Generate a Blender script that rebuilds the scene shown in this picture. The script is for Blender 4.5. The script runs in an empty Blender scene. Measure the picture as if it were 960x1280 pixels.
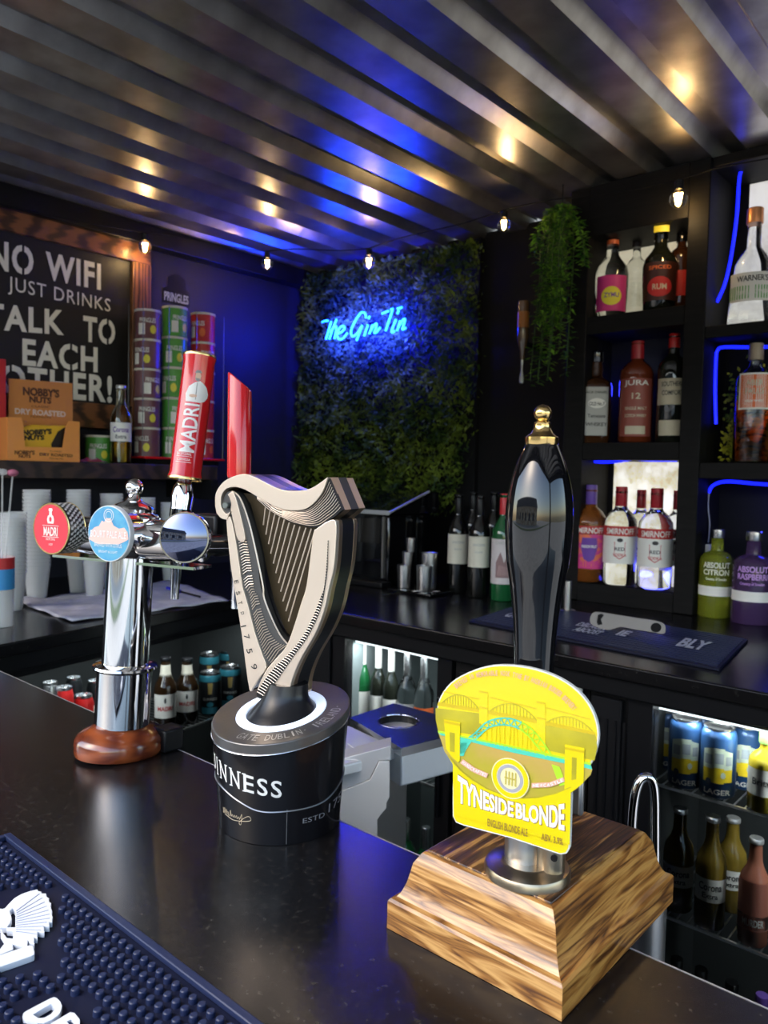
import bpy, bmesh, math, random
from mathutils import Vector, Matrix
random.seed(7)
R = math.radians
V = Vector
sc = bpy.context.scene
COL = sc.collection
# ---------------------------------------------------------------- camera
F = 957.0
YAW, PIT, ROL = -.71897, -.0497, .0214
cy, sy, cp, sp, cr, sr = math.cos(YAW), math.sin(YAW), math.cos(PIT), math.sin(PIT), math.cos(ROL), math.sin(ROL)
FW = V((sy * cp, cy * cp, sp)); _rt = V((cy, -sy, 0)); _up = _rt.cross(FW)
RT = cr * _rt + sr * _up; UP = -sr * _rt + cr * _up
CZ = 1.53
CAM = V((0, 0, CZ))
cam = bpy.data.objects.new('camera', bpy.data.cameras.new('camera')); COL.objects.link(cam)
cam.matrix_world = Matrix(((RT.x, UP.x, -FW.x, 0), (RT.y, UP.y, -FW.y, 0), (RT.z, UP.z, -FW.z, CZ), (0, 0, 0, 1)))
cam.data.sensor_fit = 'HORIZONTAL'; cam.data.sensor_width = 36; cam.data.lens = 36 * F / 960
cam.data.clip_start = .02
cam.data.dof.use_dof = True; cam.data.dof.focus_distance = .86; cam.data.dof.aperture_fstop = 13
sc.camera = cam
sc.view_settings.view_transform = 'Standard'; sc.view_settings.look = 'None'
sc.view_settings.gamma = 1; sc.view_settings.use_curve_mapping = False
sc.view_settings.exposure = 0.35
# ---------------------------------------------------------------- world and lights
w = bpy.data.worlds.new('sky'); sc.world = w; w.use_nodes = True
nt = w.node_tree; bg = nt.nodes['Background']
sky = nt.nodes.new('ShaderNodeTexSky'); sky.sky_type = 'NISHITA'; sky.sun_disc = False
sky.sun_elevation = R(38); sky.sun_rotation = R(200); sky.air_density = 1.2; sky.dust_density = 1.5
nt.links.new(sky.outputs[0], bg.inputs[0]); bg.inputs[1].default_value = .48
def light(name, kind, loc, energy, color, size=.05, rot=None, sy_=None, spot=None):
    l = bpy.data.lights.new(name, kind); l.energy = energy; l.color = color
    if kind == 'AREA':
        l.size = size
        if sy_: l.shape = 'RECTANGLE'; l.size_y = sy_
    elif kind == 'SUN': l.angle = size
    else: l.shadow_soft_size = size
    o = bpy.data.objects.new(name, l); COL.objects.link(o); o.location = loc
    if rot: o.rotation_euler = rot
    return o
# daylight sun, low from behind the customers' side
sun = light('sun', 'SUN', (0, -6, 6), 2.2, (1, .95, .86), R(2))
sun.rotation_euler = V((.30, .62, -.95)).to_track_quat('-Z', 'Y').to_euler()
cyc = sc.cycles
cyc.max_bounces = 10; cyc.glossy_bounces = 5; cyc.transmission_bounces = 8; cyc.transparent_max_bounces = 12
cyc.diffuse_bounces = 4; cyc.caustics_reflective = False; cyc.caustics_refractive = False
cyc.sample_clamp_indirect = 6; cyc.use_denoising = True
# ---------------------------------------------------------------- pixel helpers (photo pixels -> world points on real planes)
def ray(x, y): return FW + RT * ((x - 480) / F) - UP * ((y - 640) / F)
def onz(x, y, z): d = ray(x, y); return CAM + d * ((z - CZ) / d.z)
def onx(x, y, X): d = ray(x, y); return CAM + d * (X / d.x)
def ony(x, y, Y): d = ray(x, y); return CAM + d * (Y / d.y)
def dep(x, y, D): return CAM + ray(x, y) * D
def onp(x, y, P, n): d = ray(x, y); return CAM + d * ((P - CAM).dot(n) / d.dot(n))
def at_yz(px, Y, Z):
    v = RT - FW * ((px - 480) / F); return V((-(Y * v.y + (Z - CZ) * v.z) / v.x, Y, Z))
def at_xz(px, X, Z):
    v = RT - FW * ((px - 480) / F); return V((X, -(X * v.x + (Z - CZ) * v.z) / v.y, Z))
def depth(p): return (p - CAM).dot(FW)
# ---------------------------------------------------------------- materials
MATS = {}
def setin(b, k, v):
    if k in b.inputs: b.inputs[k].default_value = v
def mat(name, col, rough=.5, metal=0, trans=0, ior=1.45, emit=None, es=0, coat=0, spec=.5, noise=None, bump=None, alpha=1, aniso=0):
    if name in MATS: return MATS[name]
    m = bpy.data.materials.new(name); m.use_nodes = True; n = m.node_tree; b = n.nodes['Principled BSDF']
    c = (*col, 1)
    b.inputs['Base Color'].default_value = c; b.inputs['Roughness'].default_value = rough
    b.inputs['Metallic'].default_value = metal; setin(b, 'Transmission Weight', trans); setin(b, 'IOR', ior)
    setin(b, 'Coat Weight', coat); setin(b, 'Specular IOR Level', spec); b.inputs['Alpha'].default_value = alpha
    if emit: setin(b, 'Emission Color', (*emit, 1)); setin(b, 'Emission Strength', es)
    if noise or bump:
        tc = n.nodes.new('ShaderNodeTexCoord')
    if noise:   # (scale, colour2, lo, hi, [stretch xyz])
        nz = n.nodes.new('ShaderNodeTexNoise'); nz.inputs['Scale'].default_value = noise[0]; nz.inputs['Detail'].default_value = 6
        mp = n.nodes.new('ShaderNodeMapping'); n.links.new(tc.outputs['Object'], mp.inputs[0]); n.links.new(mp.outputs[0], nz.inputs[0])
        if len(noise) > 4: mp.inputs['Scale'].default_value = noise[4]
        cr_ = n.nodes.new('ShaderNodeValToRGB'); cr_.color_ramp.elements[0].position = noise[2]; cr_.color_ramp.elements[1].position = noise[3]
        cr_.color_ramp.elements[0].color = c; cr_.color_ramp.elements[1].color = (*noise[1], 1)
        n.links.new(nz.outputs[0], cr_.inputs[0]); n.links.new(cr_.outputs[0], b.inputs['Base Color'])
    if bump:    # (scale, strength, distance)
        nb = n.nodes.new('ShaderNodeTexNoise'); nb.inputs['Scale'].default_value = bump[0]; nb.inputs['Detail'].default_value = 4
        n.links.new(tc.outputs['Object'], nb.inputs[0])
        bp = n.nodes.new('ShaderNodeBump'); bp.inputs['Strength'].default_value = bump[1]; bp.inputs['Distance'].default_value = bump[2]
        n.links.new(nb.outputs[0], bp.inputs['Height']); n.links.new(bp.outputs[0], b.inputs['Normal'])
    MATS[name] = m; return m
def wood(name, c1, c2, scale=14, axis=(1, 6, 6), rough=.35, coat=.4, dist=6, sharp=(.35, .62), bump=.25):
    m = bpy.data.materials.new(name); m.use_nodes = True; n = m.node_tree; b = n.nodes['Principled BSDF']
    tc = n.nodes.new('ShaderNodeTexCoord'); mp = n.nodes.new('ShaderNodeMapping'); mp.inputs['Scale'].default_value = axis
    n.links.new(tc.outputs['Object'], mp.inputs[0])
    nz = n.nodes.new('ShaderNodeTexNoise'); nz.inputs['Scale'].default_value = scale; nz.inputs['Detail'].default_value = 8; nz.inputs['Distortion'].default_value = .6
    wv = n.nodes.new('ShaderNodeTexWave'); wv.inputs['Scale'].default_value = scale * .8; wv.inputs['Distortion'].default_value = dist; wv.inputs['Detail'].default_value = 3; wv.bands_direction = 'Y'
    n.links.new(mp.outputs[0], nz.inputs[0]); n.links.new(mp.outputs[0], wv.inputs[0])
    mx = n.nodes.new('ShaderNodeMix'); mx.data_type = 'FLOAT'; mx.inputs[0].default_value = .5
    n.links.new(nz.outputs[0], mx.inputs[2]); n.links.new(wv.outputs['Fac'], mx.inputs[3])
    cr_ = n.nodes.new('ShaderNodeValToRGB'); e = cr_.color_ramp.elements
    e[0].position, e[1].position = sharp; e[0].color = (*c2, 1); e[1].color = (*c1, 1)
    n.links.new(mx.outputs[0], cr_.inputs[0]); n.links.new(cr_.outputs[0], b.inputs['Base Color'])
    bp = n.nodes.new('ShaderNodeBump'); bp.inputs['Strength'].default_value = bump; bp.inputs['Distance'].default_value = .001
    n.links.new(mx.outputs[0], bp.inputs['Height']); n.links.new(bp.outputs[0], b.inputs['Normal'])
    b.inputs['Roughness'].default_value = rough; setin(b, 'Coat Weight', coat); setin(b, 'Coat Roughness', .15)
    MATS[name] = m; return m
black = mat('black_satin', (.006, .006, .007), .36, spec=.35)
blackm = mat('black_matt', (.005, .005, .006), .75, spec=.25)
blackg = mat('black_gloss', (.004, .004, .005), .05, coat=.6)
bwood = mat('black_wood', (.004, .004, .004), .6, spec=.18, noise=(9, (.009, .008, .008), .35, .7, (1, 8, 8)))
chrome = mat('chrome', (.82, .82, .83), .06, 1)
chromed = mat('chrome_dark', (.30, .30, .32), .08, 1)
steel = mat('brushed_steel', (.62, .61, .60), .32, 1, bump=(160, .15, .0004))
steels = mat('cast_steel', (.80, .80, .80), .42, .45, bump=(90, .5, .0006))
brass = mat('brass', (.72, .50, .20), .18, 1)
dbrass = mat('aged_brass', (.40, .33, .24), .3, 1, bump=(70, .2, .0003))
gold = mat('gold_trim', (.80, .58, .25), .25, 1)
white = mat('white_print', (.82, .82, .80), .5)
cream = mat('cream_paper', (.80, .77, .66), .6)
dark = mat('dark_print', (.03, .02, .02), .5)
glass = mat('clear_glass', (.93, .96, .96), .01, 0, 1, 1.45)
amber = mat('amber_liquor', (.80, .26, .04), .02, 0, 1, 1.35)
dglass = mat('dark_glass', (.012, .014, .010), .04, coat=.5)
gglass = mat('green_glass', (.01, .10, .03), .04, coat=.5)
red = mat('red_gloss', (.62, .015, .02), .14, coat=.6)
redm = mat('red_print', (.55, .02, .02), .45)
# ---------------------------------------------------------------- mesh builder
class MB:
    def __init__(s): s.v = []; s.f = []
    def add(s, vs, fs):
        o = len(s.v); s.v += [V(p) for p in vs]; s.f += [[i + o for i in f] for f in fs]; return s
    def box(s, c, d, fr=None):
        x, y, z = c; a, b, h = d[0] / 2, d[1] / 2, d[2] / 2
        vs = [(x + i * a, y + j * b, z + k * h) for k in (-1, 1) for j in (-1, 1) for i in (-1, 1)]
        if fr: vs = [fr(p) for p in vs]
        return s.add(vs, [(0, 2, 3, 1), (4, 5, 7, 6), (0, 1, 5, 4), (2, 6, 7, 3), (0, 4, 6, 2), (1, 3, 7, 5)])
    def bb(s, x0, x1, y0, y1, z0, z1): return s.box(((x0 + x1) / 2, (y0 + y1) / 2, (z0 + z1) / 2), (x1 - x0, y1 - y0, z1 - z0))
    def lathe(s, prof, n=32, fr=None, sq=None, cap=True, rev=False, closed=False):
        """prof [(r,z)..] bottom to top about z"""
        vs = []; fs = []
        for r, z in prof:
            for k in range(n):
                a = 2 * math.pi * k / n; rr = r
                if sq and r > sq[0]: rr = r * min(sq[1], 1 / max(abs(math.cos(a)), abs(math.sin(a)))) / 1.0
                p = (rr * math.cos(a), rr * math.sin(a), z); vs.append(fr(p) if fr else p)
        m = len(prof)
        for i in range(m - 1):
            for k in range(n):
                q = [i * n + k, i * n + (k + 1) % n, (i + 1) * n + (k + 1) % n, (i + 1) * n + k]
                fs.append(q[::-1] if rev else q)
        if closed:
            for k in range(n): fs.append([(m - 1) * n + k, (m - 1) * n + (k + 1) % n, (k + 1) % n, k])
        elif cap:
            a = list(range(n))[::-1]; b = [(m - 1) * n + k for k in range(n)]
            if prof[0][0] > 1e-5: fs.append(a[::-1] if rev else a)
            if prof[-1][0] > 1e-5: fs.append(b[::-1] if rev else b)
        return s.add(vs, fs)
    def prism(s, poly, o, u, v, w, d0=0, d1=.01):
        n = len(poly); ar = sum(poly[i][0] * poly[(i + 1) % n][1] - poly[(i + 1) % n][0] * poly[i][1] for i in range(n))
        if (ar < 0) != (u.cross(v).dot(w) < 0): poly = poly[::-1]
        vs = [o + u * p[0] + v * p[1] + w * d for d in (d0, d1) for p in poly]
        fs = [list(range(n))[::-1], [n + i for i in range(n)]] + [[i, (i + 1) % n, n + (i + 1) % n, n + i] for i in range(n)]
        return s.add(vs, fs)
    def slab(s, pts, w, d0, d1):
        """polygon of world points, extruded along w"""
        n = len(pts); nn = sum(((pts[i] - pts[0]).cross(pts[(i + 1) % n] - pts[0]) for i in range(n)), V((0, 0, 0)))
        if nn.dot(w) < 0: pts = pts[::-1]
        vs = [p + w * d for d in (d0, d1) for p in pts]
        fs = [list(range(n))[::-1], [n + i for i in range(n)]] + [[i, (i + 1) % n, n + (i + 1) % n, n + i] for i in range(n)]
        return s.add(vs, fs)
    def tube(s, pts, r, n=10, closed=False, radii=None):
        pts = [V(p) for p in pts]; m = len(pts); rings = []; prev = None
        for i, p in enumerate(pts):
            a = pts[(i - 1) % m] if (i or closed) else p; b = pts[(i + 1) % m] if (i < m - 1 or closed) else p
            t = (b - a).normalized()
            if prev is None:
                x = t.orthogonal().normalized()
            else:
                x = (prev - t * prev.dot(t)).normalized()
            prev = x; y = t.cross(x); rr = radii[i] if radii else r
            rings.append([p + (x * math.cos(2 * math.pi * k / n) + y * math.sin(2 * math.pi * k / n)) * rr for k in range(n)])
        vs = [q for g in rings for q in g]; fs = []
        for i in range(m if closed else m - 1):
            j = (i + 1) % m
            for k in range(n): fs.append([i * n + k, i * n + (k + 1) % n, j * n + (k + 1) % n, j * n + k])
        if not closed: fs.append(list(range(n))[::-1]); fs.append([(m - 1) * n + k for k in range(n)])
        return s.add(vs, fs)
    def grid(s, nx, ny, fn):
        vs = [fn(i / nx, j / ny) for j in range(ny + 1) for i in range(nx + 1)]
        fs = [[j * (nx + 1) + i, j * (nx + 1) + i + 1, (j + 1) * (nx + 1) + i + 1, (j + 1) * (nx + 1) + i] for j in range(ny) for i in range(nx)]
        return s.add(vs, fs)
def obj(name, mb, m, parent=None, smooth=True, bevel=0, world=False, seg=2, kind=None, label=None, sharp=35):
    """links ONE mesh object; world=True: vertices are world points, moved into the parent's frame"""
    vs = mb.v
    if world and parent is not None:
        inv = parent_matrix(parent).inverted(); vs = [inv @ p for p in vs]
    me = bpy.data.meshes.new(name); me.from_pydata([tuple(p) for p in vs], [], mb.f); me.validate()
    me.materials.append(m)
    if smooth:
        me.polygons.foreach_set('use_smooth', [True] * len(me.polygons))
        try: me.set_sharp_from_angle(angle=R(sharp))
        except Exception: pass
    o = bpy.data.objects.new(name, me); COL.objects.link(o)
    if parent is not None: o.parent = parent
    if bevel:
        b = o.modifiers.new('b', 'BEVEL'); b.width = bevel; b.segments = seg; b.limit_method = 'ANGLE'; b.angle_limit = R(40)
    if kind: o['kind'] = kind
    if label: o['label'] = label
    return o
def parent_matrix(p):
    m = p.matrix_basis.copy()
    while p.parent: p = p.parent; m = p.matrix_basis @ m
    return m
def tag(o, label, cat, group=None, kind=None):
    o['label'] = label; o['category'] = cat
    if group: o['group'] = group
    if kind: o['kind'] = kind
    return o
def thing(name, label, cat, loc=(0, 0, 0), rz=0, group=None):
    o = bpy.data.objects.new(name, None); COL.objects.link(o); o.empty_display_size = .02
    o.location = loc; o.rotation_euler = (0, 0, rz); return tag(o, label, cat, group)
def struct(name, mb, m, parent=None, **k):
    o = obj(name, mb, m, parent, **k)
    if parent is None: o['kind'] = 'structure'
    return o
def copy_thing(src, loc, rz=None, label=None):
    c = src.copy(); COL.objects.link(c); c.location = loc
    if rz is not None: c.rotation_euler = (0, 0, rz)
    if label: c['label'] = label
    for ch in [o for o in bpy.data.objects if o.parent is src]:
        d = ch.copy(); COL.objects.link(d); d.parent = c
        for g in [o for o in bpy.data.objects if o.parent is ch]:
            e = g.copy(); COL.objects.link(e); e.parent = d
    return c
# text -> flat mesh mapped by fn(x, y); centred on (0,0), height h, width w
_tc = {}
def text_raw(s, weight=0, space=1):
    k = (s, weight, space)
    if k not in _tc:
        cu = bpy.data.curves.new('t', 'FONT'); cu.body = s; cu.size = 1; cu.offset = weight; cu.space_character = space; cu.resolution_u = 3; cu.fill_mode = 'FRONT' if hasattr(cu, 'fill_mode') else cu.fill_mode
        o = bpy.data.objects.new('t', cu); me = bpy.data.meshes.new_from_object(o)
        vs = [(v.co.x, v.co.y) for v in me.vertices]; fs = [list(p.vertices) for p in me.polygons]
        bpy.data.objects.remove(o); bpy.data.curves.remove(cu); bpy.data.meshes.remove(me)
        _tc[k] = (vs, fs)
    return _tc[k]
def text(mb, s, fn, h, w=None, weight=0, space=1, cuts=0, depth_=0, dfn=None, ycuts=0):
    vs, fs = text_raw(s, weight, space)
    if not vs: return mb
    x0 = min(p[0] for p in vs); x1 = max(p[0] for p in vs); y0 = min(p[1] for p in vs); y1 = max(p[1] for p in vs)
    k = h / (y1 - y0); kx = k if w is None else w / (x1 - x0)
    P = [((x - (x0 + x1) / 2) * kx, (y - (y0 + y1) / 2) * k) for x, y in vs]
    if cuts or ycuts:
        bm = bmesh.new(); bv = [bm.verts.new((x, y, 0)) for x, y in P]
        for f in fs:
            try: bm.faces.new([bv[i] for i in f])
            except Exception: pass
        W = max(p[0] for p in P); Hh = max(p[1] for p in P)
        for i in range(1, ycuts):
            bmesh.ops.bisect_plane(bm, geom=bm.verts[:] + bm.edges[:] + bm.faces[:], plane_co=(0, -Hh + 2 * Hh * i / ycuts, 0), plane_no=(0, 1, 0))
        for i in range(1, cuts):
            bmesh.ops.bisect_plane(bm, geom=bm.verts[:] + bm.edges[:] + bm.faces[:], plane_co=(-W + 2 * W * i / cuts, 0, 0), plane_no=(1, 0, 0))
        bm.verts.index_update(); P = [(v.co.x, v.co.y) for v in bm.verts]; fs = [[v.index for v in f.verts] for f in bm.faces]; bm.free()
    if depth_:
        n = len(P); vs2 = [fn(*p) for p in P] + [dfn(*p) for p in P]
        ff = [list(f) for f in fs] + [[i + n for i in f][::-1] for f in fs]
        ec = {}
        for f in fs:
            for a, b in zip(f, f[1:] + f[:1]): ec[(a, b)] = 1
        for a, b in list(ec):
            if (b, a) not in ec: ff.append([b, a, a + n, b + n])
        return mb.add(vs2, ff)
    return mb.add([fn(*p) for p in P], fs)
def cpoly(mb, pts, fn, step=.12):
    """flat polygon cut into strips along x, then bent by fn(x, y)"""
    bm = bmesh.new(); bm.faces.new([bm.verts.new((x, y, 0)) for x, y in pts]); x0 = min(p[0] for p in pts); x1 = max(p[0] for p in pts); x = x0 + step
    while x < x1 - 1e-6:
        bmesh.ops.bisect_plane(bm, geom=bm.verts[:] + bm.edges[:] + bm.faces[:], plane_co=(x, 0, 0), plane_no=(1, 0, 0)); x += step
    bm.verts.index_update(); mb.add([fn(v.co.x, v.co.y) for v in bm.verts], [[v.index for v in f.verts] for f in bm.faces]); bm.free(); return mb
def lerp(a, b, t): return a + (b - a) * t
def smoothpath(pts, n=6, closed=False):
    """Catmull-Rom through points (any dimension tuples)"""
    P = [V(p) if len(p) == 3 else V((p[0], p[1], 0)) for p in pts]; out = []; m = len(P)
    for i in range(m if closed else m - 1):
        a = P[(i - 1) % m] if (i or closed) else P[0]; b = P[i]; c = P[(i + 1) % m]; d = P[(i + 2) % m] if (i + 2 < m or closed) else P[-1]
        for k in range(n):
            t = k / n
            out.append(.5 * ((2 * b) + (c - a) * t + (2 * a - 5 * b + 4 * c - d) * t * t + (3 * b - a - 3 * c + d) * t ** 3))
    if not closed: out.append(P[-1])
    return out
# ================================================================ ROOM SHELL
ceil_m = mat('galvanised_ceiling', (.64, .63, .61), .30, .92, noise=(9, (.40, .38, .37), .35, .68), bump=(34, .16, .002))
XL, XR, YB, YF, ZC = -2.92, 1.6, 2.74, -.35, 2.535
m = MB(); prof = []
k = -8
x = -1.41 - .203 * 8
while x < XR:
    prof += [(x - .050, ZC), (x - .026, ZC + .036), (x + .026, ZC + .036), (x + .050, ZC)]; x += .203
prof = [(XL - .06, ZC)] + [p for p in prof if XL - .05 < p[0] < XR] + [(XR + .05, ZC)]
vs = [(a, y, z + t) for t in (0, .02) for y in (YF, YB + .05) for a, z in prof]; n = len(prof)
fs = []
for i in range(n - 1):
    fs += [(i, n + i, n + i + 1, i + 1), (2 * n + i, 2 * n + i + 1, 3 * n + i + 1, 3 * n + i), (i, i + 1, 2 * n + i + 1, 2 * n + i), (n + i, 3 * n + i, 3 * n + i + 1, n + i + 1)]
m.add(vs, fs); struct('ceiling', m, ceil_m, smooth=False)
wall_m = mat('dark_navy_paint', (.010, .011, .020), .55, bump=(30, .05, .001))
struct('wall_left', MB().bb(XL - .06, XL, YF, YB, 0, ZC + .02), wall_m)
struct('wall_back', MB().bb(XL - .06, XR + .05, YB, YB + .06, 0, ZC + .02), blackm)
struct('wall_right', MB().bb(XR, XR + .05, 2.1, YB, 0, ZC).bb(XR, XR + .05, YF, -.2, 0, ZC).bb(XR, XR + .05, -.2, 2.1, 2.35, ZC), blackm)
struct('floor', MB().bb(XL, XR, .02, YB, -.05, 0), mat('floor_vinyl', (.22, .20, .18), .5))
struct('trim_1', MB().bb(XL - .06, XR + .05, YF - .06, YF, ZC - .12, ZC + .06), black)
t = tag(obj('ceiling_beam', MB().bb(XL, XL + .07, YF, YB, ZC - .085, ZC - .001), black, bevel=.004), 'black steel beam under the ceiling edge above the lettered board', 'beam')
# outdoors behind the customer side (lights the bar and shows in the polished handle)
def ground():
    struct('ground', MB().bb(-30, 30, -40, 30, -.16, -.06), mat('paving_outside', (.50, .47, .41), .8, noise=(3, (.36, .34, .30), .4, .6)))
    g = MB().bb(-30, 30, -10.5, -9.2, -.06, -.02); tag(obj('lawn', g, mat('grass', (.06, .10, .03), .9, noise=(20, (.10, .15, .04), .3, .7))), 'green lawn outside beyond the customer side', 'lawn', kind='stuff')
    h = thing('garden_building', 'long cream and brown building outside across the lawn', 'building', (0, -15, 0))
    for i in range(7): obj('window', MB().bb(-20 + i * 3.6, -18.4 + i * 3.6, .001, .03, .9, 2.3), mat('dark_window', (.03, .04, .06), .1), h)
    obj('wall', MB().bb(-22, 6, -.3, 0, 0, 3.4), mat('render_cream', (.62, .52, .38), .85, noise=(1.2, (.34, .22, .14), .45, .55)), h)
    obj('roof', MB().prism([(-22.5, 3.4), (6.5, 3.4), (5, 5), (-21, 5)], V((0, -3.3, 0)), V((1, 0, 0)), V((0, 0, 1)), V((0, 1, 0)), 0, 3.4), mat('slate', (.08, .08, .09), .6), h)
ground()
# ================================================================ FRONT BAR
lam = mat('black_laminate', (.007, .0065, .007), .25, spec=.42, noise=(130, (.050, .045, .040), .56, .86), bump=(240, .12, .0004))
bar = thing('bar_counter', 'near bar counter with dark mottled laminate top under the beer pumps', 'bar counter', (-.8, .35, 0))
obj('top', MB().bb(-2.9, 1.3, -.10, .67, 1.062, 1.10), lam, bar, bevel=.004, world=True)
obj('edge_strip', MB().bb(-2.9, 1.3, .67, .6715, 1.064, 1.0985), mat('grey_edging', (.42, .41, .40), .3), bar, world=True)
obj('front_panel', MB().bb(-2.9, 1.3, 0.03, .06, 0, 1.062), bwood, bar, world=True)
for x in (-2.7, -.9, 1.1): obj('support', MB().bb(x, x + .04, .06, .56, 0, 1.062), bwood, bar, world=True)
# ================================================================ BACK COUNTER (L-shaped worktop)
wtm = mat('worktop_black', (.006, .0055, .006), .22, spec=.40, noise=(90, (.014, .013, .012), .5, .8), bump=(200, .10, .0003))
LF0 = onz(0, 806, 1.10); LF1 = onz(250, 757, 1.10)
sl = (LF1.x - LF0.x) / (LF1.y - LF0.y); xc = LF1.x + sl * (1.68 - LF1.y); xa = LF0.x + sl * (.70 - LF0.y)
wt = thing('back_worktop', 'black L-shaped worktop running under the bottles and along the left wall', 'worktop', (-1.5, 2.2, 0))
poly = [V((xa, .70, 1.065)), V((xc, 1.68, 1.065)), V((XR - .02, 1.68, 1.065)), V((XR - .02, YB - .002, 1.065)), V((XL + .002, YB - .002, 1.065)), V((XL + .002, .70, 1.065))]
obj('top', MB().slab(poly, V((0, 0, 1)), 0, .035), wtm, wt, bevel=.004, world=True)
dx = V((-.012, 0, 0))
obj('nosing', MB().slab([V((xa - .02, .70, 1.02)), V((xc - .02, 1.70, 1.02)), V((XR - .02, 1.70, 1.02)), V((XR - .02, 1.74, 1.02)), V((xc - .06, 1.74, 1.02)), V((xa - .06, .70, 1.02))], V((0, 0, 1)), 0, .045), black, wt, bevel=.003, world=True)
# cabinets and fridges below -------------------------------------------------
inner = mat('fridge_lining', (.16, .19, .19), .5)
innerd = mat('fridge_lining_dark', (.05, .055, .055), .5)
pane_m = mat('fridge_glass', (.90, .93, .93), .0, 0, 1, 1.2)
wire = mat('fridge_wire', (.75, .75, .75), .3, 1)
led_w = mat('fridge_led', (1, 1, 1), .5, emit=(.86, .95, 1), es=1.6)
def fridge(name, label, fr, W, gw0, gw1, shelves, lining, ztop=1.005, zbot=.14, D=.46, lamp=6, ledon=True):
    """fr(u, d, z): width, depth inward, height"""
    o = fr(W / 2, 0, 0); t = thing(name, label, 'fridge', (o.x, o.y, 0))
    B = lambda mb, u0, u1, d0, d1, z0, z1: mb.box(((u0 + u1) / 2, (d0 + d1) / 2, (z0 + z1) / 2), (u1 - u0, d1 - d0, z1 - z0), fr=lambda p: fr(*p))
    c = MB(); B(c, 0, .03, .045, D, .02, 1.015); B(c, W - .03, W, .045, D, .02, 1.015); B(c, .03, W - .03, D - .02, D, .02, 1.015); B(c, .03, W - .03, .045, D - .02, .02, .12); B(c, .03, W - .03, .045, D - .02, 1.0, 1.015)
    obj('cabinet', c, lining, t, world=True, smooth=False)
    d = MB(); B(d, 0, gw0, 0, .04, .02, 1.018); B(d, gw1, W, 0, .04, .02, 1.018); B(d, gw0, gw1, 0, .04, ztop, 1.018); B(d, gw0, gw1, 0, .04, .02, zbot)
    df = obj('door_frame', d, black, t, world=True, smooth=False)
    p = MB(); B(p, gw0 - .002, gw1 + .002, .014, .018, zbot - .002, ztop + .002); obj('glass_pane', p, pane_m, t, world=True, smooth=False)
    h = MB(); B(h, gw1 + .012, gw1 + .026, -.018, 0, .55, .9); obj('handle', h, blackg, t, world=True, bevel=.003)
    for z in shelves:
        s = MB(); B(s, .032, W - .032, .062, .068, z - .006, z); B(s, .032, W - .032, D - .05, D - .046, z - .006, z)
        kk = int((W - .08) / .022)
        for i in range(kk): u = .04 + i * (W - .08) / (kk - 1); B(s, u - .0012, u + .0012, .064, D - .04, z - .004, z - .0005)
        obj('wire_shelf', s, wire, t, world=True, smooth=False)
    if ledon:
        l = MB(); B(l, .05, W - .05, .052, .062, .985, .997); obj('light_strip', l, led_w, t, world=True, smooth=False)
        q = fr(W / 2, .075, .98); L = light('fridge_lamp', 'AREA', q, lamp, (.88, .96, 1), W * .8, sy_=.03)
        a = fr(0, 0, 0); b = fr(1, 0, 0); L.rotation_euler = (0, 0, math.atan2(b.y - a.y, b.x - a.x))
    return t
xg0, xg1 = ony(431, 793, 1.74).x, ony(547, 830, 1.74).x
frA = lambda u, d, z: V((xg0 - .05 + u, 1.74 + d, z))
fA = fridge('glass_door_fridge', 'glass-door bottle fridge under the back worktop behind the harp-shaped tap', frA, (xg1 - xg0) + .10, .05, .05 + xg1 - xg0, [.60], inner, lamp=1.8)
xr0 = ony(816, 883, 1.74).x
frB = lambda u, d, z: V((xr0 - .06 + u, 1.74 + d, z))
fB = fridge('glass_door_fridge', 'glass-door fridge at lower right stocked with blue and yellow cans', frB, .78, .06, .72, [.80, .487], innerd, lamp=4)
nL = V((LF1.x - LF0.x, LF1.y - LF0.y, 0)).normalized(); pL = V((nL.y, -nL.x, 0))   # pL points into the room (+x)
oL = V((xa - .07, .72, 0))
frL = lambda u, d, z: oL + nL * u - pL * d + V((0, 0, z))
fL = fridge('glass_door_fridge', 'glass-door fridge under the left worktop behind the chrome tap column', frL, 1.18, .04, 1.14, [.66], innerd, ztop=.99, lamp=2.2)
# black panels between
def cab(name, label, x0, x1, parts):
    t = thing(name, label, 'cabinet', ((x0 + x1) / 2, 1.74, 0))
    obj('body', MB().bb(x0, x1, 1.752, 2.3, .02, 1.018), bwood, t, world=True)
    parts(t); return t
xa1 = xg1 + .05 + .006; xb0 = xr0 - .06 - .006; xm = ony(735, 850, 1.74).x
def p1(t):
    obj('door', MB().bb(xa1 + .02, xm - .02, 1.738, 1.752, .06, .985), blackm, t, world=True, bevel=.003)
    g = MB()
    for i in range(9): g.bb(xa1 + .05, xm - .05, 1.733, 1.738, .12 + i * .03, .135 + i * .03)
    obj('vent_grille', g, black, t, world=True, smooth=False)
    q = ony(722, 862, 1.735)
    s = obj('sticker', MB().bb(q.x - .085, q.x + .012, 1.7355, 1.7375, q.z - .028, q.z + .028), white, t, world=True, label='white sticker with black capitals')
    tm = MB(); text(tm, 'ICE', lambda a, b: V((q.x - .037 + a, 1.735, q.z + b)), .034, .075, weight=.03); obj('lettering', tm, dark, s, world=True, smooth=False)
    r = ony(737, 855, 1.735); mb = MB().lathe([(.011, 0), (.011, .008), (.008, .012), (0, .012)], 16, fr=lambda p: V((r.x + p[0], 1.738 - p[2], r.z + p[1]))); obj('power_switch', mb, mat('red_lamp', (.3, .01, .01), .3), t, world=True, label='small dark red switch')
cab('ice_machine', 'black under-counter ice machine with white sticker behind the pump clip', xa1, xm, p1)
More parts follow.
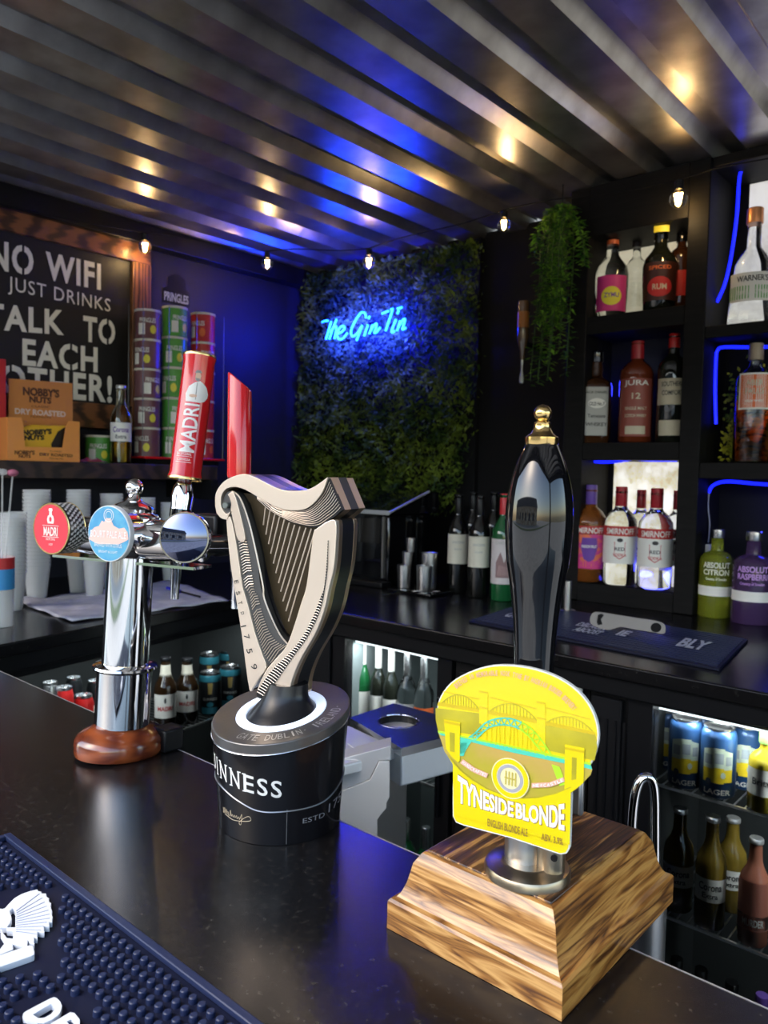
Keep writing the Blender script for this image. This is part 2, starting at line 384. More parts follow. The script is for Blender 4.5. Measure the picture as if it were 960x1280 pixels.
def p2(t):
    obj('door', MB().bb(xm + .012, xb0 - .008, 1.736, 1.752, .05, 1.0), blackm, t, world=True, bevel=.003)
    g = MB()
    for i in range(4): g.bb(xm + .03 + i * .022, xm + .036 + i * .022, 1.732, 1.736, .1, .95)
    obj('ribs', g, black, t, world=True, smooth=False)
cab('filler_cabinet', 'narrow black cabinet between the sticker door and the right fridge', xm + .004, xb0, p2)
cab('corner_cabinet', 'black corner cabinet where the two worktops meet', xc - .05, xg0 - .056, lambda t: obj('door', MB().bb(xc - .04, xg0 - .066, 1.738, 1.752, .05, 1.0), blackm, t, world=True, bevel=.003))
# ================================================================ BOTTLE SHELF UNIT
UY0, UY1 = 2.47, 2.69
zt = ZC - .004
def Xat(px, Z=1.6): return at_yz(px, UY0, Z).x
xu0, xu1, xu2, xu3, xu4 = Xat(703), Xat(727), Xat(848), Xat(874), 0.25
zA, zA2 = ony(721, 398, UY0).z, ony(721, 420, UY0).z
zB, zB2 = ony(776, 553, UY0).z, ony(776, 575, UY0).z
zD = ony(881, 408, UY0).z; zD2 = ony(881, 423, UY0).z; zE = ony(870, 578, UY0).z; zE2 = ony(870, 598, UY0).z
un = thing('bottle_shelf_unit', 'black wooden shelf unit full of spirits standing on the back worktop', 'shelf unit', ((xu0 + xu4) / 2, 2.58, 1.10))
for i, (a, b) in enumerate(((xu0, xu1), (xu2, xu3))):
    obj('post', MB().bb(a, b, UY0, UY1, 1.101, zt), bwood, un, world=True, bevel=.003)
obj('post', MB().bb(xu4, xu4 + .06, UY0, UY1, 1.101, zt), bwood, un, world=True, bevel=.003)
obj('top_rail', MB().bb(xu1, xu2, UY0, UY1, 2.36, zt), bwood, un, world=True, bevel=.002)
obj('top_rail', MB().bb(xu3, xu4, UY0 + .01, UY1, 2.50, zt), bwood, un, world=True, bevel=.002)
obj('plinth', MB().bb(xu1, xu2, UY0, UY0 + .02, 1.101, 1.165), bwood, un, world=True)
for a, b, z0, z1 in ((xu1, xu2, zA2, zA), (xu1, xu2, zB2, zB), (xu1, xu2, 1.145, 1.165), (xu3, xu4, zD2, zD), (xu3, xu4, zE2, zE)):
    obj('shelf', MB().bb(a, b, UY0 + .004, UY1, z0, z1), bwood, un, world=True, bevel=.002)
obj('back_board', MB().bb(xu1, xu2, UY1 - .01, UY1, zB, zA2), mat('mirror_dark', (.05, .05, .055), .12, .6), un, world=True)
obj('back_board', MB().bb(xu3, xu4, UY1 - .01, UY1, 1.101, zE2), blackm, un, world=True)
# added glowing panels imitating bright reflections at the back of the shelf bays
def glow_mat(name, c1, c2, s, sc_):
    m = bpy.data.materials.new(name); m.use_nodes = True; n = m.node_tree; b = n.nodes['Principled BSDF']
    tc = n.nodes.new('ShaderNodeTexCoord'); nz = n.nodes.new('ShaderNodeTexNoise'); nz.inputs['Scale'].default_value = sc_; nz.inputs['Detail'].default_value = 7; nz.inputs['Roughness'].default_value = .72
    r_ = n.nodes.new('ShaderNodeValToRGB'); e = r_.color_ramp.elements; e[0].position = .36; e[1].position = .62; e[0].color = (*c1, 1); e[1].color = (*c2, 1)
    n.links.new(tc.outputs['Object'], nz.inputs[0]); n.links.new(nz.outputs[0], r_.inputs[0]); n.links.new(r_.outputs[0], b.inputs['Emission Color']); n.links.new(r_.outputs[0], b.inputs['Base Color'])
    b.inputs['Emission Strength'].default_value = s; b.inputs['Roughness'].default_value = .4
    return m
glow1 = glow_mat('glow_panel_warm', (.38, .33, .22), (.66, .60, .44), .55, 3)
glow2 = glow_mat('glow_panel_cool', (.50, .44, .25), (.95, .95, .90), .78, 11)
glow3 = glow_mat('glow_panel_grey', (.40, .37, .33), (.72, .70, .64), .7, 5)
for n_, a, b, z0, z1, mm in (('glow_panel_1', xu1 + .001, xu2, zA, 2.36, glow1), ('glow_panel_2', xu1 + .02, xu2, 1.165, zB2, glow2), ('glow_panel_3', xu3 + .05, xu4, zD, 2.50, glow3)):
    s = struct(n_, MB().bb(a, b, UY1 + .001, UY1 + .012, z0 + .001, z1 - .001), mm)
#obj('side_lining', MB().bb(xu1, xu1 + .052, UY1 - .012, UY1, 1.166, zB2), blackm, un, world=True)
# neon rope in the shelf bays: each run a thing
neon = mat('blue_neon_rope', (.01, .01, .2), .3, emit=(.006, .012, 1), es=1.9)
clip_m = mat('clear_clip', (.6, .6, .7), .2)
def rope(label, pts, closed=False, r=.0055):
    t = thing('neon_rope', label, 'light strip', pts[0], 0, 'blue rope lights in the shelf bays')
    obj('tube', MB().tube(smoothpath([tuple(p) for p in pts], 6), r, 8), neon, t, world=True); return t
yq = UY0 + .10
def pp(x, y, Y=yq): return ony(x, y, Y)
rope('blue rope light curving down left side of the top right bay', [pp(960, 203), pp(938, 207), pp(928, 212), pp(924, 225), pp(921, 270), pp(914, 320), pp(906, 355), pp(896, 378)])
rope('blue rope light framing the top left corner of the plant-backed bay', [pp(975, 433), pp(940, 434), pp(905, 434), pp(897, 438), pp(895, 450), pp(894, 490), pp(895, 530)])
rope('blue rope light bowed across the top of the lowest right bay', [pp(985, 607), pp(950, 605), pp(915, 602), pp(900, 603), pp(890, 608), pp(886, 616)])
rope('short blue rope light standing beside the square black bottle', [pp(736, 425), pp(733, 440), pp(730, 460), pp(728, 484)])
rope('blue rope light strung along the top of the bright vodka bay', [pp(730, 573), pp(745, 577), pp(770, 577), pp(790, 574), pp(815, 575), pp(846, 575)])
rope('blue rope light ring low behind the flavoured vodka bottle', [pp(722, 700), pp(716, 705), pp(713, 716), pp(717, 724)])
cb = thing('power_lead', 'thin grey lead with white plug hanging in the lowest right bay', 'cable', pp(886, 620))
obj('lead', MB().tube(smoothpath([tuple(pp(*q)) for q in ((887, 612), (885, 630), (887, 655), (885, 678))], 5), .0022, 6), mat('grey_lead', (.4, .4, .42), .4), cb, world=True)
q = pp(885, 688); obj('plug', MB().box((q.x, q.y, q.z), (.022, .018, .040)), white, cb, world=True, bevel=.003)
# ================================================================ LEFT WALL: shelf and lettered board
oakd = wood('dark_oak', (.16, .06, .022), (.03, .012, .006), 5, (5, 1, 5), .45, .2)
XS = -2.62
ys1 = at_xz(272, XS, 1.53).y
zs = onx(60, 577, XS).z; zs2 = onx(60, 598, XS).z
sh = thing('wall_shelf', 'dark wooden wall shelf holding snacks below the lettered board', 'shelf', (XS, 1.2, zs))
obj('board', MB().bb(XL, XS, .45, ys1, zs2, zs), wood('shelf_wood', (.050, .026, .016), (.014, .008, .006), 5, (5, 1, 5), .5, .1), sh, world=True, bevel=.002)
obj('bracket', MB().bb(XL, XS + .03, ys1 - .05, ys1 - .02, zs2 - .08, zs2), blackm, sh, world=True); obj('bracket', MB().bb(XL, XS + .03, .5, .53, zs2 - .08, zs2), blackm, sh, world=True)
XBd = XL + .045
bd = thing('slogan_board', 'large black lettered board in a brown wooden frame on the left wall', 'sign', (XBd, 1.1, 1.9))
yo, yi = onx(189, 330, XBd).y, onx(166, 330, XBd).y
zt_o, zt_i = onx(100, 281.5, XBd).z, onx(100, 310, XBd).z
zb_i, zb_o = onx(164, 508, XBd).z, onx(164, 538, XBd).z
oakf = wood('frame_oak', (.26, .10, .035), (.055, .022, .010), 4, (6, 1, 6), .4, .3, sharp=(.3, .6))
oakf2 = wood('frame_oak_upright', (.26, .10, .035), (.055, .022, .010), 4, (6, 6, 1), .4, .3, sharp=(.3, .6))
obj('frame_rail', MB().bb(XL + .001, XBd, .2, yo, zt_i, zt_o), oakf, bd, world=True, bevel=.003)
obj('frame_rail', MB().bb(XL + .001, XBd, .2, yi, zb_o, zb_i), oakf, bd, world=True, bevel=.003)
obj('frame_stile', MB().bb(XL + .001, XBd + .002, yi, yo, zb_o, zt_i), oakf2, bd, world=True, bevel=.003)
pn = obj('panel', MB().bb(XL + .001, XL + .025, .2, yi, zb_i, zt_i), mat('chalkboard', (.008, .008, .009), .5), bd, world=True)
XT = XL + .027
chalk = mat('white_lettering', (.92, .89, .82), .6)
def btext(s, a, b, h0, gap=True, weight=.03, nm='lettering', cw=None):
    """a,b: photo points at left-bottom and right-bottom of the line; h0: photo y of right top"""
    A = onx(*a, XT); B = onx(*b, XT); H = onx(b[0], h0, XT).z - B.z; mid = (A + B) / 2; wd = B.y - A.y
    tm = MB(); text(tm, s, lambda p, q: V((XT, mid.y + p, mid.z + H / 2 + q + (B.z - A.z) * p / wd)), H, wd, weight=weight, space=1.12); obj(nm, tm, chalk, pn, world=True, smooth=False)
    return A, B, H
LINES = [('WIFI', (57, 349), (126, 363), 330), ('NO', (-14, 336), (42, 346), 309), ('JUST DRINKS', (10, 368), (138, 395), 374), ('TALK', (-20, 411), (80, 419), 388), ('TO', (104, 427), (144, 432), 400), ('EACH', (28, 457), (122, 466), 434), ('OTHER!', (0, 492), (140, 504), 470)]
cuts = []
for L_ in LINES:
    A, B, H = btext(*L_, weight=.032 if L_[0] != 'JUST DRINKS' else .0)
    if L_[0] in ('NO', 'TO', 'OTHER!', 'EACH', 'TALK', 'WIFI'):      # stencil bridges
        n_ = len(L_[0]); cw = (B.y - A.y) / n_
        for i, ch in enumerate(L_[0]):
            if ch in 'OCDQ':
                yc_ = A.y + cw * (i + .52); zz = lerp(A.z, B.z, (i + .5) / n_); cuts.append((yc_, zz, H))
g = MB()
for y_, z_, H in cuts: g.bb(XT, XT + .0008, y_ - .004, y_ + .004, z_ - .01, z_ + H + .01)
obj('stencil_bridge', g, MATS['chalkboard'], pn, world=True, smooth=False)
ZB = 1.10
def disc_fr(o, n, up=V((0, 0, 1))):
    n = n.normalized(); u = up.cross(n).normalized(); v = n.cross(u)
    return lambda p: o + u * p[0] + v * p[1] + n * p[2]
# ================================================================ HAND PULL (right foreground)
bx0, bx1, by0, by1 = -.456, -.273, .538, .772
pump = thing('hand_pump', 'cask ale hand pull on oak plinth with yellow pump clip and black handle', 'beer pump', ((bx0 + bx1) / 2, (by0 + by1) / 2, ZB))
def oakwood(name, ax, c1, c2, c3, dens=1.0):
    """open grained oak: long fine streaks along one axis, broad growth bands across it"""
    m = bpy.data.materials.new(name); m.use_nodes = True; n = m.node_tree; b = n.nodes['Principled BSDF']; L = n.links
    tc = n.nodes.new('ShaderNodeTexCoord')
    def nz(scale, stretch, detail, dist):
        mp = n.nodes.new('ShaderNodeMapping'); mp.inputs['Scale'].default_value = [stretch if i == ax else 1 for i in range(3)]; L.new(tc.outputs['Object'], mp.inputs[0])
        t = n.nodes.new('ShaderNodeTexNoise'); t.inputs['Scale'].default_value = scale; t.inputs['Detail'].default_value = detail; t.inputs['Distortion'].default_value = dist; L.new(mp.outputs[0], t.inputs[0]); return t
    A_ = nz(60, .09, 3, 1.0)
    mu = n.nodes.new('ShaderNodeMath'); mu.operation = 'MULTIPLY'; mu.inputs[1].default_value = 8.0; L.new(A_.outputs[0], mu.inputs[0])
    fr_ = n.nodes.new('ShaderNodeMath'); fr_.operation = 'PINGPONG'; fr_.inputs[1].default_value = 1.0; L.new(mu.outputs[0], fr_.inputs[0])
    B_ = nz(420, .05, 4, .3)
    mx = n.nodes.new('ShaderNodeMix'); mx.data_type = 'FLOAT'; mx.inputs[0].default_value = .55; L.new(fr_.outputs[0], mx.inputs[2]); L.new(B_.outputs[0], mx.inputs[3])
    r_ = n.nodes.new('ShaderNodeValToRGB'); e = r_.color_ramp.elements; e[0].position = .22 * dens; e[0].color = (*c3, 1); e[1].position = .72; e[1].color = (*c1, 1); q = r_.color_ramp.elements.new(.44 * dens); q.color = (*c2, 1)
    L.new(mx.outputs[0], r_.inputs[0]); L.new(r_.outputs[0], b.inputs['Base Color'])
    bp = n.nodes.new('ShaderNodeBump'); bp.inputs['Strength'].default_value = .45; bp.inputs['Distance'].default_value = .0008; L.new(mx.outputs[0], bp.inputs['Height']); L.new(bp.outputs[0], b.inputs['Normal'])
    b.inputs['Roughness'].default_value = .3; setin(b, 'Coat Weight', .5); setin(b, 'Coat Roughness', .2); MATS[name] = m; return m
oak = oakwood('oak_plinth', 0, (.62, .35, .12), (.34, .15, .035), (.09, .032, .010), .92)
oaky = oakwood('oak_plinth_side', 1, (.60, .29, .07), (.34, .13, .025), (.07, .022, .006), 1.1)
oakend = oakwood('oak_plinth_top', 1, (.50, .26, .07), (.13, .050, .012), (.015, .006, .003), 1.35)
HT = ZB + .075
pprof = [(.0, ZB + .0005), (0, ZB + .027), (.002, ZB + .0295), (.006, ZB + .031), (.009, ZB + .035), (.0125, ZB + .044), (.015, ZB + .055), (.0165, ZB + .063), (.019, HT - .008), (.0225, HT - .002), (.025, HT - .0005), (.034, HT - .0005)]
def side(k):
    m = MB(); vs = []
    for i, z in pprof:
        c = [(bx0 + i, by0 + i), (bx1 - i, by0 + i), (bx1 - i, by1 - i), (bx0 + i, by1 - i)]; vs += [(*c[k], z), (*c[(k + 1) % 4], z)]
    n = len(pprof); e_in = .034; c = [(bx0 + e_in, by0 + e_in), (bx1 - e_in, by0 + e_in), (bx1 - e_in, by1 - e_in), (bx0 + e_in, by1 - e_in)]
    vs += [(*c[k], ZB + .0005), (*c[(k + 1) % 4], ZB + .0005)]
    fs = [[2 * i, 2 * i + 1, 2 * i + 3, 2 * i + 2] for i in range(n)] + [[2 * n, 2 * n + 1, 1, 0], [2 * i for i in range(n + 1)][::-1], [2 * i + 1 for i in range(n + 1)]]
    return m.add(vs, fs)
for k in range(4): obj('moulding', side(k), oak if k % 2 == 0 else oaky, pump, world=True, sharp=25)
obj('plinth_top', MB().bb(bx0 + .0262, bx1 - .0262, by0 + .0262, by1 - .0262, HT - .004, HT + .0012), oakend, pump, world=True, bevel=.001)
c0 = onz(659, 1083, HT + .006); hx, hy = c0.x, c0.y
fr = lambda p: V((hx + p[0], hy + p[1], p[2]))
rf = 107 * depth(c0) / F / 2
obj('flange', MB().lathe([(rf, HT + .001), (rf, HT + .006), (rf * .96, HT + .009), (rf * .6, HT + .0105), (rf * .55, HT + .012)], 48, fr), dbrass, pump, world=True)
col = obj('column', MB().lathe([(.0175, HT + .008), (.0175, HT + .150), (.0165, HT + .155), (.0165, HT + .165)], 32, lambda p: V((hx + p[0] - .006, hy + p[1] + .004, p[2]))), steel, pump, world=True)
obj('fork', MB().lathe([(.0125, HT + .008), (.0125, HT + .085), (.010, HT + .09)], 24, lambda p: V((hx + .020 + p[0], hy + .006 + p[1], p[2]))), dbrass, pump, world=True)
q = dep(722, 985, depth(c0) + .012)
obj('clip_bracket', MB().box((q.x, q.y, q.z), (.012, .008, .05)), steel, pump, world=True, bevel=.003)
hp = obj('pivot_screw', MB().lathe([(.003, 0), (.003, .002), (0, .002)], 12, disc_fr(dep(693, 1072, depth(c0) - .022), V((.3, -1, 0)))), black, pump, world=True)
# turned black handle, radii from the photograph
dh = depth(V((hx, hy, 1.4)))
cc = ony(678, 553, hy); hx2 = at_yz(677, hy, cc.z).x
prof = []
for py, wpx in ((1010, 47), (900, 46), (838, 48), (810, 50), (780, 54), (752, 60), (725, 68), (700, 76), (675, 80), (650, 82), (625, 79), (600, 71), (580, 59), (565, 47), (556, 39), (553, 34)):
    prof.append((wpx / 2 * dh / F * 1.02, ony(677, py, hy).z))
def smooth_prof(pr, n=4): return [(max(p.x, 0), p.y) for p in smoothpath(pr, n)]
fh = lambda p: V((hx + (hx2 - hx) * (p[2] - HT) / .35 + p[0], hy + p[1], p[2]))
hd = obj('handle', MB().lathe(smooth_prof(prof), 48, fh), blackg, pump, world=True, label='glossy black turned handle')
zc = ony(677, 556, hy).z; kx = dh / F
obj('finial', MB().lathe([(20 * kx, zc), (20.5 * kx, zc + .001), (20.5 * kx, zc + 9 * kx), (19 * kx, zc + 10.5 * kx), (14 * kx, zc + 14 * kx), (11 * kx, zc + 19 * kx), (10 * kx, zc + 26 * kx), (10.5 * kx, zc + 27 * kx), (8.2 * kx, zc + 28.5 * kx)] + [(11 * kx * math.cos(a), zc + 38.5 * kx + 11 * kx * math.sin(a)) for a in [R(-55 + i * 14.5) for i in range(11)]], 36, fh), brass, hd, world=True, label='brass ball finial')
# pump clip -------------------------------------------------------------------
nC = V((.139, -.990, 0)).normalized(); uC = V((.990, .139, 0)).normalized(); vC = V((0, 0, 1))
PC = V((hx, hy - .030, 1.2))
def C2(x, y): p = onp(x, y, PC, nC) - PC; return (p.dot(uC), p.z)
def C3(x, y, d): return onp(x, y, PC, nC) + nC * d
oval = [(548, 905), (546, 888), (551, 870), (564, 853), (584, 841), (608, 833), (632, 831), (660, 834), (690, 843), (716, 858), (735, 878), (746, 902), (748, 925), (742, 948), (733, 963), (722, 975), (714, 982)]
lower = [(714, 1000), (713, 1030), (712, 1060), (708, 1067), (700, 1068), (640, 1048), (580, 1032), (570, 1028), (566, 1020), (566, 985), (567, 952), (560, 940), (553, 924)]
out = [(p.x, p.y) for p in smoothpath([C2(*p) for p in oval], 3)] + [C2(*p) for p in lower]
clip = obj('pump_clip', MB().prism(out, PC, uC, vC, nC, -.004, 0), mat('clip_white_rim', (.75, .75, .72), .3), pump, world=True, smooth=False, label='flat yellow oval pump clip with bridge picture')
def inset(poly, d):
    n = len(poly); o = []
    for i in range(n):
        a, b, c = V(poly[i - 1]), V(poly[i]), V(poly[(i + 1) % n]); t = (c - a).normalized(); o.append((b.x - t.y * d, b.y + t.x * d))
    return o
ar = sum(out[i][0] * out[(i + 1) % len(out)][1] - out[(i + 1) % len(out)][0] * out[i][1] for i in range(len(out)))
ins = inset(out, .0011 if ar > 0 else -.0011)
yel = mat('clip_yellow', (.78, .63, .006), .25, coat=.5); yel2 = mat('clip_deep_yellow', (.62, .46, .006), .3, coat=.4); oliv = mat('clip_olive', (.38, .33, .02), .3, coat=.4, noise=(30, (.52, .45, .02), .4, .65))
ochre = mat('clip_ochre', (.52, .36, .09), .3, coat=.4, noise=(25, (.44, .38, .04), .4, .6)); teal = mat('clip_teal', (.08, .58, .42), .3, coat=.4); lime = mat('clip_lime', (.42, .78, .03), .3, coat=.4); pink = mat('clip_pink', (.75, .42, .30), .4)
obj('print_ground', MB().prism(ins, PC, uC, vC, nC, .0001, .0003), yel, clip, world=True, smooth=False)
lay = {}
def poly(mt, pts, d):
    m = lay.setdefault((mt.name, 'x'), MB()); m.slab([C3(x, y, d) for x, y in pts], nC, 0, .00008)
def stroke(mt, pts, wpx, d):
    m = lay.setdefault((mt.name, 'x'), MB())
    for (x0, y0), (x1, y1) in zip(pts, pts[1:]):
        L = math.hypot(x1 - x0, y1 - y0) or 1; nx, ny = -(y1 - y0) / L * wpx / 2, (x1 - x0) / L * wpx / 2
        m.slab([C3(x0 + nx, y0 + ny, d), C3(x1 + nx, y1 + ny, d), C3(x1 - nx, y1 - ny, d), C3(x0 - nx, y0 - ny, d)], nC, 0, .00008)
def dp(x, y): return (530 + x / 4.174, 820 + y / 4.174)
# sky bands, far arches
poly(oliv, [dp(*p) for p in ((62, 270), (300, 300), (300, 420), (200, 400), (75, 390), (62, 330))], .0004)
poly(oliv, [dp(*p) for p in ((600, 355), (895, 405), (905, 480), (890, 545), (640, 490))], .0004)
poly(yel2, [dp(*p) for p in ((75, 240), (290, 275), (590, 330), (890, 395), (893, 412), (590, 350), (290, 292), (70, 258))], .0005)
for (a, b) in (((100, 185), (290, 225)), ((345, 215), (590, 275)), ((640, 270), (870, 330))):
    stroke(yel2, [dp(*a), dp(*b)], 1.2, .0005)
for x0, x1, yb0, yb1, ap in ((95, 290, 245, 280, 60), (345, 590, 285, 335, 60), (640, 880, 345, 390, 50)):
    pts = []
    for i in range(13):
        t = i / 12; pts.append(dp(x0 + (x1 - x0) * t, yb0 + (yb1 - yb0) * t - ap * (1 - (2 * t - 1) ** 2)))
    stroke(oliv, pts, 1.0, .0006)
    for i in range(1, 14):
        t = i / 14; xx = x0 + (x1 - x0) * t; yy = yb0 + (yb1 - yb0) * t; stroke(oliv, [dp(xx, yy - ap * .9 * (1 - (2 * t - 1) ** 2) - 4), dp(xx, yy - 4)], .7, .0006)
for px_ in ((290, 335, 180, 350), (590, 635, 235, 480)):
    poly(yel, [dp(px_[0], px_[2]), dp(px_[1], px_[2] + 8), dp(px_[1], px_[3] + 8), dp(px_[0], px_[3])], .0007); stroke(yel2, [dp(px_[0], px_[2] + 4), dp(px_[1], px_[2] + 12)], 2, .0008); stroke(yel2, [dp(px_[0], px_[2] + 85), dp(px_[1], px_[2] + 95)], 2, .0008)
# river ground
poly(ochre, [dp(*p) for p in ((75, 395), (190, 430), (440, 490), (740, 560), (880, 590), (870, 620), (800, 690), (740, 735), (640, 770), (520, 772), (400, 740), (300, 690), (190, 600), (110, 500))], .0005)
# teal deck and arch
poly(teal, [dp(*p) for p in ((75, 395), (440, 470), (870, 565), (880, 590), (740, 560), (440, 497), (190, 432), (90, 412))], .0009)
poly(lime, [dp(*p) for p in ((75, 388), (440, 462), (875, 556), (872, 568), (440, 472), (75, 398))], .0010)
arc_o = [dp(*p) for p in ((235, 425), (270, 400), (320, 350), (370, 328), (420, 322), (475, 330), (530, 355), (580, 395), (625, 450), (670, 520))]
arc_i = [dp(*p) for p in ((270, 435), (300, 405), (340, 372), (380, 360), (420, 357), (470, 365), (515, 388), (555, 422), (590, 465), (640, 520))]
so, si = smoothpath(arc_o, 3), smoothpath(arc_i, 3)
stroke(teal, [(p.x, p.y) for p in so[:18]], 1.8, .0011); stroke(teal, [(p.x, p.y) for p in si[:18]], 1.8, .0011); stroke(lime, [(p.x, p.y) for p in so[17:]], 1.8, .0011); stroke(lime, [(p.x, p.y) for p in si[17:]], 1.8, .0011)
for i in range(0, len(so) - 1):
    stroke(teal if i < 17 else lime, [(so[i].x, so[i].y), (si[i + 1].x, si[i + 1].y)] if i % 2 else [(si[i].x, si[i].y), (so[i + 1].x, so[i + 1].y)], 1.1, .0011)
for i in range(12):
    xx = 330 + i * 23; k = min(len(si) - 1, max(0, min(range(len(si)), key=lambda j: abs(si[j].x - dp(xx, 0)[0])))); stroke(yel, [(si[k].x, si[k].y), dp(xx, 452 + (xx - 330) * .215)], .9, .0010)
poly(teal, [dp(*p) for p in ((190, 430), (250, 445), (215, 500), (190, 510))], .0010); poly(lime, [(690, 955), (700, 958), (708, 980), (700, 982)], .0010); poly(teal, [dp(*p) for p in ((190, 455), (230, 450), (210, 520), (188, 520))], .0010)
# stone towers
for pts in ([(108, 328), (192, 345), (190, 545), (180, 552), (145, 520), (118, 480)], [(738, 458), (840, 478), (835, 660), (735, 735)]):
    poly(yel, [dp(*p) for p in pts], .0013)
for a, b, wd in (((108, 340), (192, 357), 3), ((738, 478), (840, 498), 3)): stroke(yel2, [dp(*a), dp(*b)], wd, .0014)
poly(oliv, [dp(*p) for p in ((138, 395), (165, 400), (163, 500), (140, 495))], .0014); poly(oliv, [dp(*p) for p in ((775, 525), (800, 530), (797, 640), (773, 645))], .0014)
# lower yellow field covering the picture edge
fld = [dp(130, 520), dp(190, 590), dp(250, 640), dp(330, 690), dp(420, 722), dp(520, 738), dp(600, 735), dp(690, 715), dp(770, 680)]
poly(yel, [(p[0], p[1]) for p in fld] + [(713, 1055), (568, 1018), (567, 955)], .0015)
stroke(oliv, fld, 1.2, .0016)
m_ = {}
def ctext(mt, s, cx, cy, wpx, hpx, slope, d, weight=.0, bend=0):
    """text centred on photo pixel (cx,cy)"""
    mb = m_.setdefault(mt.name, MB())
    text(mb, s, lambda a, b: C3(cx + a, cy - b + slope * a + bend * a * a, d), hpx, wpx, weight=weight, cuts=16 if bend else 0)
shad = mat('clip_shadow_print', (.30, .18, .03), .4); clw = mat('clip_white', (.86, .86, .88), .35)
def arch(mt, s_, x0, x1, d, ox=0, grow=0):
    mb = m_.setdefault(mt.name, MB()); cx = (x0 + x1) / 2
    def f(a, b):
        X = cx + a; hh = 19.5 + 15.5 * min(1.15, ((X - 641) / 66) ** 2); Yb = 1003.5 + (X - 576) * .262; return C3(X + ox, Yb - (b + .5) * hh + ox * .5 + (grow if b < 0 else -grow), d)
    text(mb, s_, f, 1.0, x1 - x0, weight=.03, cuts=10)
arch(shad, 'TYNESIDE', 573, 643.5, .0017, .9, .9); arch(clw, 'TYNESIDE', 573.5, 643, .0020)
arch(shad, 'BLONDE', 645.5, 707, .0017, .9, .9); arch(clw, 'BLONDE', 646, 706.5, .0020)
ctext(shad, 'ENGLISH BLONDE ALE', 635.5, 1033.5, 50, 10, .27, .0019, .02); ctext(shad, 'ABV. 3.9%', 691, 1048, 27, 9, .25, .0019, .02)
# words around the rim and the two ribbons, letter by letter along the oval
def along(mt, s, pts, h, d, wfac=.62, weight=.02):
    P = smoothpath(pts, 8); L = [0]
    for a, b in zip(P, P[1:]): L.append(L[-1] + (b - a).length)
    tot = L[-1]; n = len(s); mb = m_.setdefault(mt.name, MB())
    for i, ch in enumerate(s):
        if ch == ' ': continue
        t = tot * (i + .5) / n; k = max(j for j in range(len(L)) if L[j] <= t); k = min(k, len(P) - 2); f_ = (t - L[k]) / max(1e-9, L[k + 1] - L[k]); p = P[k].lerp(P[k + 1], f_); tg = (P[k + 1] - P[k]).normalized(); nn = V((tg.y, -tg.x, 0))
        text(mb, ch, lambda a, b: C3(p.x + tg.x * a + nn.x * b, p.y + tg.y * a + nn.y * b, d), h, tot / n * (.3 if ch in 'I.,' else .8), weight=weight)
along(pink, 'BREWED IN MEMORABLE NOOK TYNE BY HADRIAN BORDER BREWERY', [dp(*p) for p in ((165, 158), (230, 115), (310, 92), (420, 88), (520, 108), (620, 142), (700, 185), (760, 240), (792, 275))], 6.5, .0017)
stroke(pink, [dp(200, 545), dp(262, 590), dp(335, 622)], 6, .0017); stroke(pink, [dp(565, 672), dp(660, 668), dp(735, 640)], 6, .0017)
along(clw, 'HANDCRAFTED', [dp(205, 548), dp(262, 588), dp(332, 620)], 4, .0020); along(clw, 'NEWCASTLE', [dp(570, 672), dp(660, 667), dp(732, 641)], 4, .0020)
for (nm, _), mb in lay.items(): obj('print_' + nm.replace('clip_', ''), mb, MATS[nm], clip, world=True, smooth=False)
# round badge
bc = C3(639, 972, .0022); e1 = (C3(659, 977, .0022) - bc); rb = 22 * .00080
def ring(mt, r0, r1, d, name='badge'):
    fr_ = disc_fr(bc + nC * d, nC); mb = MB(); n = 40
    vs = [fr_((r * math.cos(2 * math.pi * k / n), r * math.sin(2 * math.pi * k / n), 0)) for r in (r0, r1) for k in range(n)]
    mb.add(vs, [[k, (k + 1) % n, n + (k + 1) % n, n + k] for k in range(n)] if r0 > 0 else [[n + k for k in range(n)]]); return obj(name, mb, mt, clip, world=True, smooth=False)
ring(mat('badge_cream', (.85, .78, .42), .4), 0, rb, 0); ring(yel, rb * .72, rb * .95, .0002); ring(mat('badge_grey', (.38, .38, .42), .4), rb * .52, rb * .68, .0003)
g = MB()
for i in range(4): x = -.0045 + i * .003; g.slab([bc + uC * (x + s_) + vC * t_ + nC * .0005 for s_, t_ in ((0, -.006), (.0012, -.006), (.0012, .006), (0, .006))], nC, 0, .00008)
g.slab([bc + uC * s_ + vC * t_ + nC * .0006 for s_, t_ in ((-.005, -.0006), (.005, -.0006), (.005, .0006), (-.005, .0006))], nC, 0, .00008)
obj('badge_emblem', g, mat('badge_olive', (.5, .42, .08), .4), clip, world=True, smooth=False)
for nm, mb in m_.items(): obj('lettering', mb, MATS[nm], clip, world=True, smooth=False)
# swan-neck hoop behind the plinth and the cylinder under the bar
dsp = 1.02
sp_ = [dep(790, 1110, dsp), dep(790, 1040, dsp), dep(793, 1000, dsp), dep(799, 978, dsp), dep(807, 971, dsp), dep(815, 976, dsp), dep(818.5, 995, dsp), dep(819, 1040, dsp), dep(819, 1110, dsp)]
obj('spout', MB().tube(smoothpath([tuple(p + FW.cross(V((0, 0, 1))) * 0 + V((0, 0, 0))) for p in sp_], 5),   .0064, 14), chrome, pump, world=True, label='chrome swan-neck spout')
q = (sp_[0] + sp_[-1]) / 2
obj('cylinder', MB().lathe([(.03, .72), (.03, q.z + .012), (.024, q.z + .02)], 28, lambda p: V((q.x + p[0], q.y + p[1], p[2]))), steel, pump, world=True)
obj('clamp_arm', MB().bb(q.x - .03, q.x + .03, .60, q.y, ZB - .30, ZB - .26).bb(q.x - .02, q.x + .02, by1 - .06, by1 - .02, ZB - .3, ZB), steel, pump, world=True)
